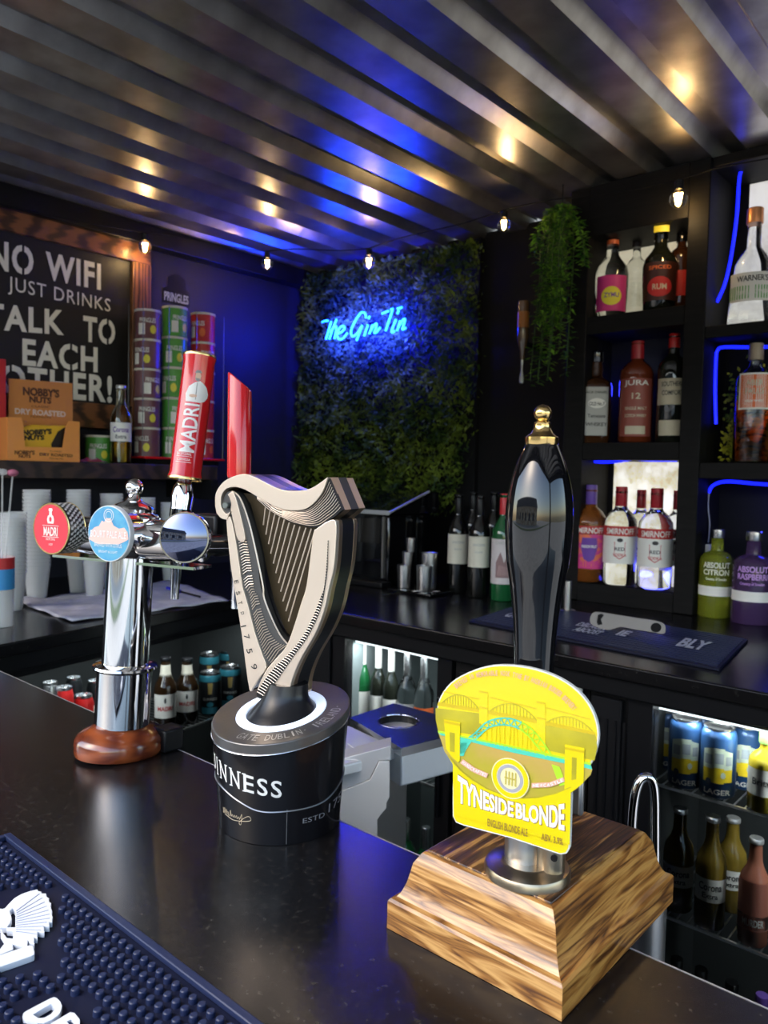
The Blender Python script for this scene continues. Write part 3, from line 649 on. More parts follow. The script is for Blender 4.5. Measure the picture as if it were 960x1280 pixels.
# ================================================================ HARP TAP
DH = .934
hc = V((-.707, .623, ZB)); vd = V((hc.x, hc.y, 0)).normalized(); rr = V((vd.y, -vd.x, 0))   # rr: right as seen from the camera
harp = thing('harp_beer_font', 'bronze harp-shaped stout tap on a round black drum base', 'beer tap', hc)
def base_fr(p): return hc + rr * p[0] + vd * p[1] + V((0, 0, p[2]))
zr = dep(353, 902, DH).z - ZB + .010
RB, RTp = .0745, .0835
zrim = lambda x, y: zr + .145 * x + .134 * y
def drum(r0, t0, r1, t1, n=72, rows=10):
    m = MB()
    def f(i, j):
        a = 2 * math.pi * i; t = t0 + (t1 - t0) * j; r = r0 + (r1 - r0) * j; x, y = r * math.cos(a), r * math.sin(a)
        return base_fr((x, y, t * zrim(x, y)))
    return m.grid(n, rows, f)
body = drum(RB, .004, RTp, .955)
body.add([base_fr((RTp * math.cos(a), RTp * math.sin(a), .955 * zrim(RTp * math.cos(a), RTp * math.sin(a)))) for a in [2 * math.pi * k / 72 for k in range(72)]], [list(range(72))])
hb = obj('drum_base', body, mat('harp_drum_black', (.008, .008, .010), .22, coat=.3), harp, world=True)
def rimring(name, mt, ra, rb_, dz0, dz1, label=None, bev=.0012):
    m = MB(); prof = [(ra, dz0), (rb_, dz0), (rb_, dz1), (ra, dz1)]
    vs = []; n = 72
    for r, dz in prof:
        for k in range(n): a = 2 * math.pi * k / n; x, y = r * math.cos(a), r * math.sin(a); vs.append(base_fr((x, y, zrim(x, y) + dz)))
    fs = [[i * n + k, i * n + (k + 1) % n, ((i + 1) % 4) * n + (k + 1) % n, ((i + 1) % 4) * n + k] for i in range(4) for k in range(n)]
    m.add(vs, [f[::-1] for f in fs]); return obj(name, m, mt, harp, world=True, bevel=bev, label=label)
rim_m = mat('harp_rim_grey', (.17, .165, .16), .32, .7, bump=(300, .5, .0003))
rg = rimring('rim', rim_m, .055, .0845, -.012, .0, 'grey metal rim with raised words')
rimring('lower_trim', mat('silver_trim', (.7, .7, .72), .2, 1), .080, .0852, -.0135, -.0115)
rimring('light_ring', mat('light_ring', (.9, .93, 1), .4, emit=(.62, .74, 1), es=.62), .043, .0555, -.008, .0012, 'glowing white ring light')
m = MB(); n = 64
vs = []
for r, dz in ((.0435, -.002), (.036, .006), (.030, .014), (.026, .024), (.024, .034)):
    for k in range(n):
        a = 2 * math.pi * k / n; x, y = r * math.cos(a), r * math.sin(a) * (.8 if dz > .01 else 1); vs.append(base_fr((x + dz * .25, y, zrim(x * (1 - dz * 25) if dz < .03 else 0, y * (1 - dz * 25) if dz < .03 else 0) + dz)))
m.add(vs, [[i * n + k, i * n + (k + 1) % n, (i + 1) * n + (k + 1) % n, (i + 1) * n + k] for i in range(4) for k in range(n)] + [[4 * n + k for k in range(n)]])
obj('collar', m, mat('harp_collar', (.010, .010, .012), .28), harp, world=True, sharp=60)
# rim words
tm = MB(); sx = 'GATE DUBLIN. IRELAND.'
for i, ch in enumerate(sx):
    if ch == ' ': continue
    a = R(-140 + 5.9 * i + 8)
    cx_, cy_ = .070 * math.cos(a), .070 * math.sin(a); ta = V((-math.sin(a), math.cos(a), 0)); ra_ = V((math.cos(a), math.sin(a), 0))
    def f(p, q, h=.0006):
        x = cx_ + ta.x * p - ra_.x * q; y = cy_ + ta.y * p - ra_.y * q; return base_fr((x, y, zrim(x, y) + h))
    text(tm, ch, f, .0125 if ch != '.' else .002, .002 if ch in 'I.' else .0058, weight=.0)
obj('lettering', tm, mat('rim_letters', (.60, .59, .57), .35, .5), rg, world=True, smooth=False)
# drum words
def drum_pt(a, zf, off=.0004):
    r = RB + (RTp - RB) * zf / .955 + off; x, y = r * math.cos(a), r * math.sin(a); return base_fr((x, y, zf * zrim(x, y)))
tm = MB()
def drum_text(mb, s, a0, a1, z, h, weight=0, cuts=30, serif=False, skew=0):
    am = (a0 + a1) / 2; wd = (a1 - a0)
    def f(p, q): a = am + p; x, y = math.cos(a) * .079, math.sin(a) * .079; zz = z + q + skew * p; r = RB + (RTp - RB) * zz / zrim(x, y) / .955 + .0006; return base_fr((r * math.cos(a), r * math.sin(a), zz))
    text(mb, s, f, h, wd, weight=weight, cuts=cuts)
zt_ = dep(313, 983, DH - .075).z - ZB
LW = (.98, .98, .42, 1.0, 1.0, .80, .74, .74); tot = sum(LW) + 7 * .10; a_ = R(-189); k2 = R(101) / tot
def dpt(a, zz):
    x, y = math.cos(a) * .079, math.sin(a) * .079; r = RB + (RTp - RB) * zz / zrim(x, y) / .955 + .0006; return base_fr((r * math.cos(a), r * math.sin(a), zz))
for ch, lw in zip('GUINNESS', LW):
    w_ = lw * k2; am_ = a_ + w_ / 2; hgt = .0205; zz0 = zt_ - .010 * (am_ - R(-138))
    inw = w_ * (.30 if ch == 'I' else .72 if ch in 'N' else .86)
    text(tm, ch, lambda p, q: dpt(am_ + p, zz0 + q - .010 * p), hgt, inw, weight=.012, cuts=8)
    sf_ = {'I': [(0, 1), (0, -1)], 'N': [(-.34, 1), (-.34, -1), (.34, 1)], 'U': [(-.38, 1), (.38, 1)], 'E': [(-.38, 1), (-.38, -1)]}.get(ch, [])
    for u_, s2 in sf_:
        c_a = am_ + u_ * w_; wd_ = k2 * .13; z1 = zz0 + s2 * hgt / 2 - .010 * (c_a - am_)
        tm.add([dpt(c_a - wd_, z1 - .0007), dpt(c_a + wd_, z1 - .0007), dpt(c_a + wd_, z1 + .0007), dpt(c_a - wd_, z1 + .0007)], [(0, 1, 2, 3)])
    a_ += w_ + .10 * k2
# small serifs on the straight letters
obj('lettering', tm, white, hb, world=True, smooth=False, label='white capital lettering')
def groove(name, pts, r, mt): obj(name, MB().tube([drum3(a, z) for a, z in pts], r, 6), mt, hb, world=True)
def drum3(a, z, off=.0004): r = RB + (RTp - RB) * z / zrim(.079 * math.cos(a), .079 * math.sin(a)) / .955 + off; return base_fr((r * math.cos(a), r * math.sin(a), z))
zg = lambda px, py: dep(px, py, DH - .072).z - ZB
za, zb, zc_ = zg(276, 1000), zg(330, 1021), zg(420, 1003)
pts = smoothpath([(R(-205), za + .002), (R(-175), za), (R(-150), za - .002), (R(-128), (za + zb) / 2 - .001), (R(-108), zb), (R(-84), zb), (R(-50), zb + .002), (R(-25), zb + .012), (R(0), zb + .02)], 8)
groove('groove_line', [(p.x, p.y) for p in pts], .0009, mat('groove_silver', (.35, .36, .38), .3, .8))
groove('groove_line', [(R(-84), zb * (1 - i / 8) + .002) for i in range(9)], .0005, MATS['groove_silver'])
tm = MB(); drum_text(tm, 'ESTD', R(-70), R(-47), zg(375, 1038), .006); drum_text(tm, '1759', R(-42), R(-8), zg(405, 1030), .011, skew=.01)
obj('lettering', tm, mat('grey_letters', (.30, .30, .32), .4), hb, world=True, smooth=False, label='small grey raised date')
# signature flourish
sg = smoothpath([(.02, .9), (.08, .3), (.02, .2), (.10, 1.0), (.13, .2), (.17, .9), (.22, .25), (.20, .6), (.27, .6), (.27, .2), (.33, .3), (.36, 1.1), (.38, .2), (.42, .6), (.46, .2), (.50, .6), (.53, .25), (.58, .65), (.60, .2), (.66, .6), (.68, .2), (.76, 1.1), (.72, -.5), (.66, -.3), (.80, .5), (.95, 1.0), (1.02, .7), (.96, .3), (.5, -.2), (.3, -.1), (.12, .1)], 4)
obj('signature', MB().tube([drum3(R(-150 + 34 * p.x), zg(295, 1034) + .008 * (p.y - .5)) for p in sg], .00028, 5), mat('signature_gold', (.75, .60, .42), .4), hb, world=True)
# --- harp body: plates on a plane turned a little away from the camera
TH = R(33)
uH = (rr * math.cos(TH) - vd * math.sin(TH)).normalized(); wH = V((0, 0, 1)).cross(uH).normalized()
if wH.dot(vd) < 0: wH = -wH                                  # wH: away from the viewer
PH = hc + V((0, 0, .3)) + vd * (-.006) + rr * (.0)
def H(x, y, d=0): return onp(x, y, PH, wH) + wH * d
def A(*pts): return [(260 + x / 4.571, 580 + y / 4.571) for x, y in pts]
def Bq(*pts): return [(260 + x / 4.571, 720 + y / 4.571) for x, y in pts]
bronze = mat('champagne_bronze', (.80, .66, .54), .30, .75, bump=(220, .12, .0003))
bronze2 = mat('champagne_light', (.78, .66, .54), .33, .65)
bronzed = mat('bronze_edge', (.62, .45, .30), .28, .9)
hdark = mat('harp_black', (.012, .012, .013), .30); hgrey = mat('harp_grey', (.10, .10, .10), .35, .6); hbrown = mat('harp_brown', (.045, .030, .012), .4, .3)
def sm(pts, n=4, closed=False): return [(p.x, p.y) for p in smoothpath(pts, n, closed)]
def plate(name, pts, mt, d0, d1, bevel=0, label=None, parent=harp):
    return obj(name, MB().slab([H(x, y) for x, y in pts], wH, d0, d1), mt, parent, world=True, smooth=False, bevel=bevel, label=label)
T = .060
# neck: top edge path then bottom edge path
ntop = A((52, 240), (55, 170), (90, 112), (140, 78), (210, 58), (270, 72), (330, 102), (400, 136), (460, 153), (530, 153), (590, 142), (640, 115), (692, 76))
wlow = A((692, 82), (668, 150), (635, 200), (600, 235), (560, 258), (510, 264), (450, 260), (400, 245), (340, 215), (280, 178), (220, 146), (165, 130), (115, 142), (88, 180), (84, 225), (95, 262), (118, 285), (140, 268))
scroll_out = A((118, 318), (85, 308), (60, 280))
white_band = sm(ntop, 4) + sm(wlow, 4) + sm(scroll_out, 3)
plate('neck_face', white_band, bronze2, -.004, .004, .0008)
nb_low = A((768, 262), (735, 292), (690, 325), (640, 358), (590, 360), (540, 350), (490, 338), (450, 320), (400, 292), (350, 262), (310, 225), (250, 170))
nb = sm(A((692, 82), (730, 170), (768, 262)), 2) + sm(nb_low[1:], 3) + sm(A((250, 170), (340, 213), (400, 243), (450, 258), (510, 262), (560, 256), (600, 233), (635, 198), (668, 148)), 3)
plate('neck_wave_panel', nb, hdark, -.001, .006)
wl = MB()
def resamp(P, n):
    P = [V((p[0], p[1], 0)) for p in P]; L = [0]
    for a, b in zip(P, P[1:]): L.append(L[-1] + (b - a).length)
    o = []
    for i in range(n):
        t = L[-1] * i / (n - 1); k = min(max(j for j in range(len(L)) if L[j] <= t + 1e-9), len(P) - 2); q = P[k].lerp(P[k + 1], (t - L[k]) / max(1e-9, L[k + 1] - L[k])); o.append((q.x, q.y))
    return o
UU = resamp(sm(A((692, 84), (668, 148), (635, 198), (600, 233), (560, 256), (510, 262), (450, 258), (400, 243), (340, 213), (285, 184)), 4), 46)
LL = resamp(sm(nb_low[:-1], 4) + A((285, 200)), 46)
for k in range(1, 11):      # flowing contour lines
    t = k / 11.0; pth = [(lerp(u[0], l[0], t), lerp(u[1], l[1], t) + .9 * math.sin(j * .42) * math.sin(math.pi * t)) for j, (u, l) in enumerate(zip(UU, LL))]
    n_keep = 46 if k % 3 == 1 else 38 if k % 3 == 2 else 32
    wl.tube([H(x, y, -.0014) for x, y in pth[:n_keep]], .00040, 5)
obj('wave_lines', wl, bronze2, harp, world=True, kind='stuff')
full_neck = sm(ntop, 4) + sm(A((692, 76), (730, 170), (768, 262)), 2)[1:] + sm(nb_low[1:], 3) + sm(A((200, 140), (165, 130), (115, 142), (88, 180), (84, 225), (95, 262), (118, 285)), 3) + sm(A((118, 318), (85, 308), (60, 280)), 3)
plate('neck_core', full_neck, hdark, .022, .042)
plate('neck_front_edge', full_neck, bronzed, .004, .022)
plate('neck_back', full_neck, bronzed, .042, T, .0008)
# scroll boss
so_ = H(260 + 113 / 4.571, 580 + 235 / 4.571, -.004)
obj('scroll_boss', MB().lathe([(.0042, -.003), (.0042, .0015), (.0036, .0022), (0, .0022)], 28, disc_fr(so_, -wH)), mat('boss_grey', (.22, .25, .24), .35, .8), harp, world=True)
# sound box (left arm)
soL = A((110, 300), (118, 345), (135, 450), (160, 640)) + Bq((178, 160), (205, 330), (228, 520), (245, 650))
soR = Bq((262, 640), (340, 520), (365, 490), (452, 395), (400, 330), (350, 220), (300, 60)) + A((285, 560), (262, 450), (225, 320), (190, 220), (165, 175), (140, 155), (112, 160), (92, 190), (88, 230), (95, 270))
plate('sound_box', sm(soL, 3) + sm(soR, 3), hgrey, .0, .012)
plate('sound_box_back', sm(soL, 3) + sm(soR, 3), hdark, .012, .048)
s1 = A((112, 312), (135, 300), (160, 400), (185, 560), (205, 700)) + Bq((235, 160), (275, 320), (320, 450), (342, 520), (300, 580), (262, 640), (245, 650), (222, 500), (200, 330), (170, 140), (148, 10)) + A((135, 560), (118, 400))
plate('date_strip', sm(s1, 2), bronze2, -.003, .001, .0005)
s2 = A((120, 175), (140, 160), (158, 172), (185, 260), (220, 430), (178, 430), (155, 340), (138, 262), (140, 225), (130, 190))
plate('upper_strip', sm(s2, 3), bronze, -.003, .001, .0005)
# white edge line between grey band and sound field
ed = sm(A((140, 156), (175, 178), (205, 235), (245, 360), (290, 560), (318, 700)) + Bq((325, 130), (372, 250), (415, 335), (458, 388)), 4)
obj('edge_bead', MB().tube([H(x, y, -.001) for x, y in ed], .0011, 6), bronze2, harp, world=True)
# ribs of the sound box
rib = MB()
lft = sm(A((178, 432), (200, 600), (215, 700)) + Bq((240, 100), (262, 220), (295, 350), (330, 450), (362, 492)), 10)
rgt = sm(A((222, 432), (245, 560), (268, 720)) + Bq((290, 120), (318, 230), (360, 330), (410, 385), (452, 395)), 10)
NR = 46
lft = resamp(lft, NR); rgt = resamp(rgt, NR)
for i in range(NR):
    t = i / (NR - 1)
    a = lft[min(len(lft) - 1, int(t * (len(lft) - 1)))]; b = rgt[min(len(rgt) - 1, int(t * (len(rgt) - 1)))]
    mid = ((a[0] + b[0]) / 2, (a[1] + b[1]) / 2 - 1.2 * (1 + 2 * t))
    rib.tube([H(a[0], a[1] + .6, -.0012), H(*mid, -.0016), H(b[0], b[1] - .3, -.0012)], .00055, 5)
obj('sound_box_ribs', rib, bronze2, harp, world=True, kind='stuff')
# date words running down the strip
tm = MB()
for ch, cx_, cy_, hh, ww in (('E', 172, 32, 22, 20), ('S', 181, 96, 22, 20), ('T', 192, 152, 22, 18), ('D', 206, 210, 18, 16), ('1', 212, 284, 30, 7), ('7', 230, 345, 30, 26), ('5', 246, 425, 32, 28), ('9', 272, 515, 34, 30)):
    px_, py_ = 260 + cx_ / 4.571, 720 + cy_ / 4.571; ca, sa = math.cos(R(76)), math.sin(R(76))
    text(tm, ch, lambda a, b: H(px_ + (a * ca + b * sa), py_ + (a * sa - b * ca), -.0034), hh / 4.571, ww / 4.571, weight=0)
obj('lettering', tm, hdark, harp, world=True, smooth=False, label='dark date lettering down the arm')
# sound field and strings
sf = A((150, 165), (190, 170), (250, 180), (320, 220), (400, 290), (520, 350), (612, 372), (600, 480), (570, 700)) + Bq((540, 140), (500, 290), (458, 390), (400, 320), (340, 160), (300, 0)) + A((262, 450), (200, 230))
plate('sound_field', sf, hbrown, .016, .020)
tops = A((325, 240), (350, 265), (378, 285), (405, 300), (432, 318), (460, 335), (490, 348), (522, 358), (555, 365), (585, 370), (608, 376))
bots = A((290, 350), (305, 405), (320, 460), (333, 515), (348, 572), (362, 628), (378, 685)) + Bq((390, 95), (403, 150), (420, 208), (435, 265))
for a, b in zip(tops, bots):
    obj('string', MB().tube([H(*a, .002), H(*b, .010)], .0009, 8), bronze2, harp, world=True)
# fore-pillar
pL_ = A((615, 378), (600, 480), (572, 690)) + Bq((542, 150), (495, 300), (455, 400), (400, 465), (345, 530), (305, 610), (292, 655), (310, 690))
pR_ = Bq((345, 712), (400, 725), (470, 712), (478, 640), (500, 560), (545, 460), (620, 330), (672, 200), (700, 70)) + A((726, 600), (738, 470), (738, 325), (680, 332))
pil = sm(pL_, 4) + sm(pR_, 4)
plate('pillar_face', pil, bronze2, -.004, .004, .0008)
pl_in = A((697, 435), (690, 560), (676, 700)) + Bq((655, 120), (610, 235), (548, 350), (470, 445), (390, 520), (330, 600), (295, 655), (300, 690), (345, 690), (372, 640), (430, 555), (510, 440), (575, 350), (625, 255), (660, 160), (682, 40)) + A((692, 600))
plate('pillar_rib_band', sm(pl_in, 3), hdark, -.0052, -.003)
ra = sm(A((698, 450), (690, 560), (676, 700)) + Bq((655, 120), (610, 235), (548, 350), (470, 445), (390, 520), (330, 600), (296, 655)), 10); rb2 = sm(A((700, 450), (694, 600)) + Bq((684, 20), (662, 160), (627, 255), (577, 350), (512, 440), (432, 555), (374, 640), (348, 690)), 10)
rib = MB(); NR = 62
ra = resamp(ra, NR); rb2 = resamp(rb2, NR)
for i in range(NR):
    t = i / (NR - 1); a = ra[int(t * (len(ra) - 1))]; b = rb2[int(t * (len(rb2) - 1))]
    rib.tube([H(a[0], a[1], -.0055), H((a[0] + b[0]) / 2, (a[1] + b[1]) / 2 - .8, -.0058), H(b[0], b[1], -.0055)], .00045, 5)
obj('pillar_ribs', rib, bronze2, harp, world=True, kind='stuff')
plate('pillar_front_edge', pil, bronzed, .004, .012)
plate('pillar_core', pil, hdark, .012, .040)
plate('pillar_back', pil, bronzed, .040, .050, .0008)
# ================================================================ CHROME T-BAR FONT (left)
tc_ = V((-1.05, .603, ZB))
tvd = V((tc_.x, tc_.y, 0)).normalized(); trr = V((tvd.y, -tvd.x, 0))
tf = thing('beer_font', 'chrome T-bar beer font on a red-brown wooden foot with round badges', 'beer tap', tc_)
lean = (V((0, 0, 1)) + trr * .045).normalized(); ax = V((0, 0, 1)).cross(lean)
tf.rotation_mode = 'XYZ'; tf.rotation_euler = Matrix.Rotation(math.asin(ax.length), 3, ax).to_euler()
TM = parent_matrix(tf)
def tl(p): return TM @ V(p)
k_ = depth(tc_) / F
maho = wood('mahogany', (.32, .075, .022), (.14, .028, .012), 10, (1, 1, 5), .18, .9, sharp=(.25, .75), bump=.05)
def el(p): return tl((p[0] * .86, p[1] * 1.0, p[2]))
obj('wooden_foot', MB().lathe([(.062, .0), (.068, .003), (.0695, .010), (.0695, .020), (.067, .027), (.060, .033), (.052, .037), (.044, .042), (.040, .048)], 56, el), maho, tf, world=True, sharp=50, label='varnished reddish wooden foot')
obj('lower_sleeve', MB().lathe([(.0405, .044), (.0405, .128)], 48, tl), chrome, tf, world=True)
obj('collar_ring', MB().lathe([(.0405, .126), (.0465, .128), (.0480, .131), (.0465, .134), (.038, .137)], 48, tl), chrome, tf, world=True)
obj('column', MB().lathe([(.0345, .134), (.0335, .30)], 48, tl), chrome, tf, world=True)
obj('crown', MB().lathe([(.036, .298), (.042, .304), (.043, .345), (.040, .352), (.041, .356), (.038, .362), (.030, .366), (.031, .370), (.026, .376), (.014, .381), (.010, .386), (.008, .392)] + [(.0135 * math.cos(a), .402 + .0135 * math.sin(a)) for a in [R(-50 + i * 14) for i in range(11)]], 44, tl), chrome, tf, world=True, sharp=45)
nF = V((.265, -.964, 0)).normalized(); uF = V((.964, .265, 0)).normalized()
def badge_at(px, py, D): return dep(px, py, D)
dM, dB, dC = badge_at(64, 661, 1.15), badge_at(136, 667, 1.09), badge_at(230, 672, 1.02)
crossc = tl((0, 0, .325))
cl, crr = crossc - uF * .145, crossc + uF * .135
obj('cross_tube', MB().tube([cl, lerp(cl, crr, .3), lerp(cl, crr, .7), crr], .030, 28, radii=[.026, .031, .031, .026]), chrome, tf, world=True)
obj('cross_plate', MB().slab([cl + V((0, 0, -.036)) - nF * .02, crr + V((0, 0, -.036)) - nF * .02, crr + V((0, 0, -.036)) + nF * .02, cl + V((0, 0, -.036)) + nF * .02], V((0, 0, 1)), 0, .004), chrome, tf, world=True, smooth=False)
pinkred = mat('badge_red', (.72, .045, .07), .35, coat=.3); bl = mat('badge_blue', (.075, .33, .58), .35, coat=.3, noise=(60, (.12, .42, .62), .4, .6)); peach = mat('badge_peach', (.86, .55, .48), .5)
def barrel(name, c, r, n, target, mt, ringmat, label, dd=.030):
    n = n.normalized()
    b = target; L = (c - n * .02 - b).length
    obj('barrel', MB().tube([c - n * .004, c - n * .03, lerp(c - n * .03, b, .5), b], r, 32, radii=[r * .86, r * .80, r * .62, r * .70]), chrome, tf, world=True)
    fr_ = disc_fr(c, n)
    d = obj('badge', MB().lathe([(r * .90, -dd), (r, -dd + .002), (r, -.002), (r * .985, 0)], 56, fr_), ringmat, tf, world=True, label=label)
    return d, fr_
def facep(fr_, r, z): 
    n = 48; return MB().add([fr_((r * math.cos(2 * math.pi * k / n), r * math.sin(2 * math.pi * k / n), z)) for k in range(n)], [list(range(n))])
rM = .0385
nM = V((.25, -.968, 0))
d1, f1 = barrel('a', dM, rM, nM, cl + uF * .012, pinkred, mat('badge_black_ring', (.02, .02, .02), .3), 'red round badge with houndstooth ring')
obj('badge_face', facep(f1, rM * .95, .0006), pinkred, d1, world=True, smooth=False)
n = 48
for z0 in (.0, -.030):
    g = MB().lathe([(rM * 1.0, z0 - .0008), (rM * 1.02, z0), (rM * 1.0, z0 + .0008), (rM * .95, z0 + .0008), (rM * .95, z0 - .0008)], 56, f1, closed=True)
    obj('gold_rim', g, gold, d1, world=True)
g = MB(); N_ = 30
for row in range(5):        # houndstooth check
    for i in range(N_):
        a0 = 2 * math.pi * (i + (row % 2) * .5) / N_; da = math.pi / N_ * .95; zz = -.0035 - row * .0052
        pts = [(a0, zz), (a0 + da, zz), (a0 + da, zz - .0026), (a0 + da * 1.55, zz - .0026), (a0 + da, zz - .0052), (a0 + da * .45, zz - .0036), (a0, zz - .0036)]
        g.add([f1((rM * 1.004 * math.cos(a), rM * 1.004 * math.sin(a), z)) for a, z in pts], [list(range(7))])
obj('check_pattern', g, white, d1, world=True, smooth=False, kind='stuff')
g = MB(); fp = lambda a, b, z=.0012: f1((a, b, z))
text(g, 'MADRI', lambda a, b: fp(a, b - .004), .0135, .030, weight=.02); text(g, 'EXCEPCIONAL', lambda a, b: fp(a, b - .0155), .0035, .020); text(g, '1929', lambda a, b: fp(a, b - .0235), .003, .008)
for y0, y1 in ((.0045, .0052), (-.0125, -.0118)): g.add([fp(-.0175, y0), fp(.0175, y0), fp(.0175, y1), fp(-.0175, y1)], [(0, 1, 2, 3)])
g.add([fp(x, y) for x, y in [(-.006, .008), (-.0075, .013), (-.006, .019), (-.003, .021), (-.0025, .026), (-.0045, .028), (-.003, .031), (.003, .031), (.0045, .028), (.0025, .026), (.003, .021), (.006, .019), (.0075, .013), (.006, .008)]], [list(range(14))])
obj('lettering', g, mat('badge_cream_print', (.9, .82, .76), .5), d1, world=True, smooth=False)
g = MB().add([fp(x, y, .0016) for x, y in [(-.0022, .011), (-.0028, .016), (0, .019), (.0028, .016), (.0022, .011)]], [list(range(5))]); obj('emblem_heart', g, pinkred, d1, world=True, smooth=False)
rB = .0405
d2, f2 = barrel('b', dB, rB, V((.27, -.963, 0)), crossc - uF * .005, bl, mat('badge_white_rim', (.82, .84, .84), .3), 'pale blue round ale badge', dd=.010)
obj('badge_face', facep(f2, rB * .955, .0006), bl, d2, world=True, smooth=False)
fq = lambda a, b, z=.0010: f2((a, b, z))
g = MB()
g.add([fq(x, y) for x, y in [(-.037, -.010), (-.034, .002), (-.026, .008), (-.018, .010), (-.012, .018), (-.008, .016), (-.004, .022), (.004, .022), (.010, .012), (.020, .008), (.030, .010), (.036, .004), (.038, -.006), (.030, -.010), (.020, -.014), (-.02, -.016)]], [list(range(16))])
obj('badge_print', g, peach, d2, world=True, smooth=False)
g = MB()
for i in range(24):
    a0, a1 = 2 * math.pi * i / 24, 2 * math.pi * (i + 1) / 24
    for ra_, rb_ in ((.0085, .0095), (.0055, .0062)):
        g.add([fq(.001 + ra_ * math.cos(a0), .026 + ra_ * math.sin(a0), .0014), fq(.001 + rb_ * math.cos(a0), .026 + rb_ * math.sin(a0), .0014), fq(.001 + rb_ * math.cos(a1), .026 + rb_ * math.sin(a1), .0014), fq(.001 + ra_ * math.cos(a1), .026 + ra_ * math.sin(a1), .0014)], [(0, 1, 2, 3)])
text(g, 'BOURT PALE ALE', lambda a, b: fq(a, b - .001, .0016), .010, .068, weight=.015); text(g, 'BREWED WITH CITRUS', lambda a, b: fq(a, b - .0165, .0016), .0055, .052); text(g, 'BRIGHT & LIGHT', lambda a, b: fq(a, b - .026, .0016), .0035, .036)
obj('lettering', g, white, d2, world=True, smooth=False)
rC = .0345; nC2 = V((-FW.x * .62 + .22, -FW.y * .8 - .25, .04))
d3, f3 = barrel('c', dC, rC, nC2, crossc + uF * .115, chrome, mat('chrome_rim', (.70, .69, .62), .12, 1), 'blank domed chrome end badge', dd=.012)
g = MB(); n = 40; m_r = 8; vs = []
for j in range(m_r + 1):
    r_ = rC * .93 * j / m_r
    for k in range(n): a = 2 * math.pi * k / n; vs.append(f3((r_ * math.cos(a), r_ * math.sin(a), .0035 * (1 - (j / m_r) ** 2) * 1.8 + .0003)))
g.add(vs, [[j * n + k, (j + 1) * n + k, (j + 1) * n + (k + 1) % n, j * n + (k + 1) % n] for j in range(m_r) for k in range(n)])
obj('mirror_face', g, mat('mirror_navy', (.13, .15, .24), .04, 1), d3, world=True)
# rear taps, handles, nozzles
def tap(pxb, pyb, D, pxt, pyt, wpx, hl, kind):
    b = dep(pxb, pyb, D); t = dep(pxt, pyt, D + .01); r = wpx / 2 * D / F
    axd = (t - b).normalized(); L = (t - b).length
    fr_ = disc_fr(b, axd, up=V((.2, -1, .0)))
    stem0 = b - axd * .075
    obj('tap_stem', MB().lathe([(.0145, -.075), (.0145, -.068), (.017, -.066), (.017, -.048), (.0165, -.046), (.018, -.028), (.015, -.012), (.011, -.004), (.011, .002)], 28, fr_), chrome, tf, world=True)
    obj('tap_stem_band', MB().lathe([(.0172, -.060), (.0172, -.048)], 28, fr_), blackg, tf, world=True)
    if kind == 'round':
        h = obj('tap_handle', MB().lathe([(r, .0), (r * 1.0, .004), (r * .93, .010), (r * .93, L - .012), (r * .985, L - .005), (r * .985, L - .002), (r * .8, L - .002)], 40, fr_), red, tf, world=True, label=hl)
        obj('gold_rim', MB().lathe([(r * 1.01, -.001), (r * 1.02, .001), (r * 1.0, .003), (r * .9, .002), (r * .9, -.001)], 40, fr_, closed=True), gold, h, world=True)
        obj('gold_rim', MB().lathe([(r * .99, L - .004), (r * 1.0, L - .002), (r * .98, L), (r * .78, L), (r * .78, L - .003)], 40, fr_, closed=True), gold, h, world=True)
    else:
        n = 36; vs = []
        pr = [(r * .95, 0), (r, .004), (r, L * .45)]
        for rr_, z in pr:
            for k in range(n): a = 2 * math.pi * k / n; vs.append(fr_((rr_ * math.cos(a), rr_ * math.sin(a), z)))
        # slanted cut: higher on the left as seen
        lx = fr_((1, 0, 0)) - fr_((0, 0, 0)); ly = fr_((0, 1, 0)) - fr_((0, 0, 0))
        for rr_ in (r, r * .93):
            for k in range(n):
                a = 2 * math.pi * k / n; dv = lx * math.cos(a) + ly * math.sin(a); s_ = dv.dot(RT); vs.append(fr_((rr_ * math.cos(a), rr_ * math.sin(a), L - .010 - s_ * .014 + (.0 if rr_ == r else .002))))
        fs = [[i * n + k, i * n + (k + 1) % n, (i + 1) * n + (k + 1) % n, (i + 1) * n + k] for i in range(4) for k in range(n)] + [[4 * n + k for k in range(n)], list(range(n))[::-1]]
        h = obj('tap_handle', MB().add(vs, fs), red, tf, world=True, label=hl, bevel=.001)
    body = b - axd * .095
    obj('tap_body', MB().tube([body + V((0, 0, .022)), body - V((0, 0, .005))], .017, 20), chrome, tf, world=True)
    tgt = crossc + uF * ((body - crossc).dot(uF) * .8); tgt.z = body.z
    obj('tap_arm', MB().tube([body, tgt], .014, 20), chromed, tf, world=True)
    nz = body + V((0, 0, -.01))
    obj('nozzle', MB().tube([nz, nz - lean * .03, nz - lean * .034, nz - lean * .085], .008, 18, radii=[.011, .011, .0085, .0065]), chrome, tf, world=True)
    return h, fr_, L, r
h1, fh1, L1, r1 = tap(231, 599, 1.21, 250, 444, 42, 'red cylindrical tap handle with white vertical word', 'round')
h2, fh2, L2, r2 = tap(299, 598, 1.12, 300, 470, 30, 'plain red tap handle with slanted top', 'cut')
q = dep(264, 668, 1.16)
obj('tap_housing', MB().box((q.x, q.y, q.z), (.06, .03, .062)), black, tf, world=True, bevel=.004)
q = dep(0, 0, 1)
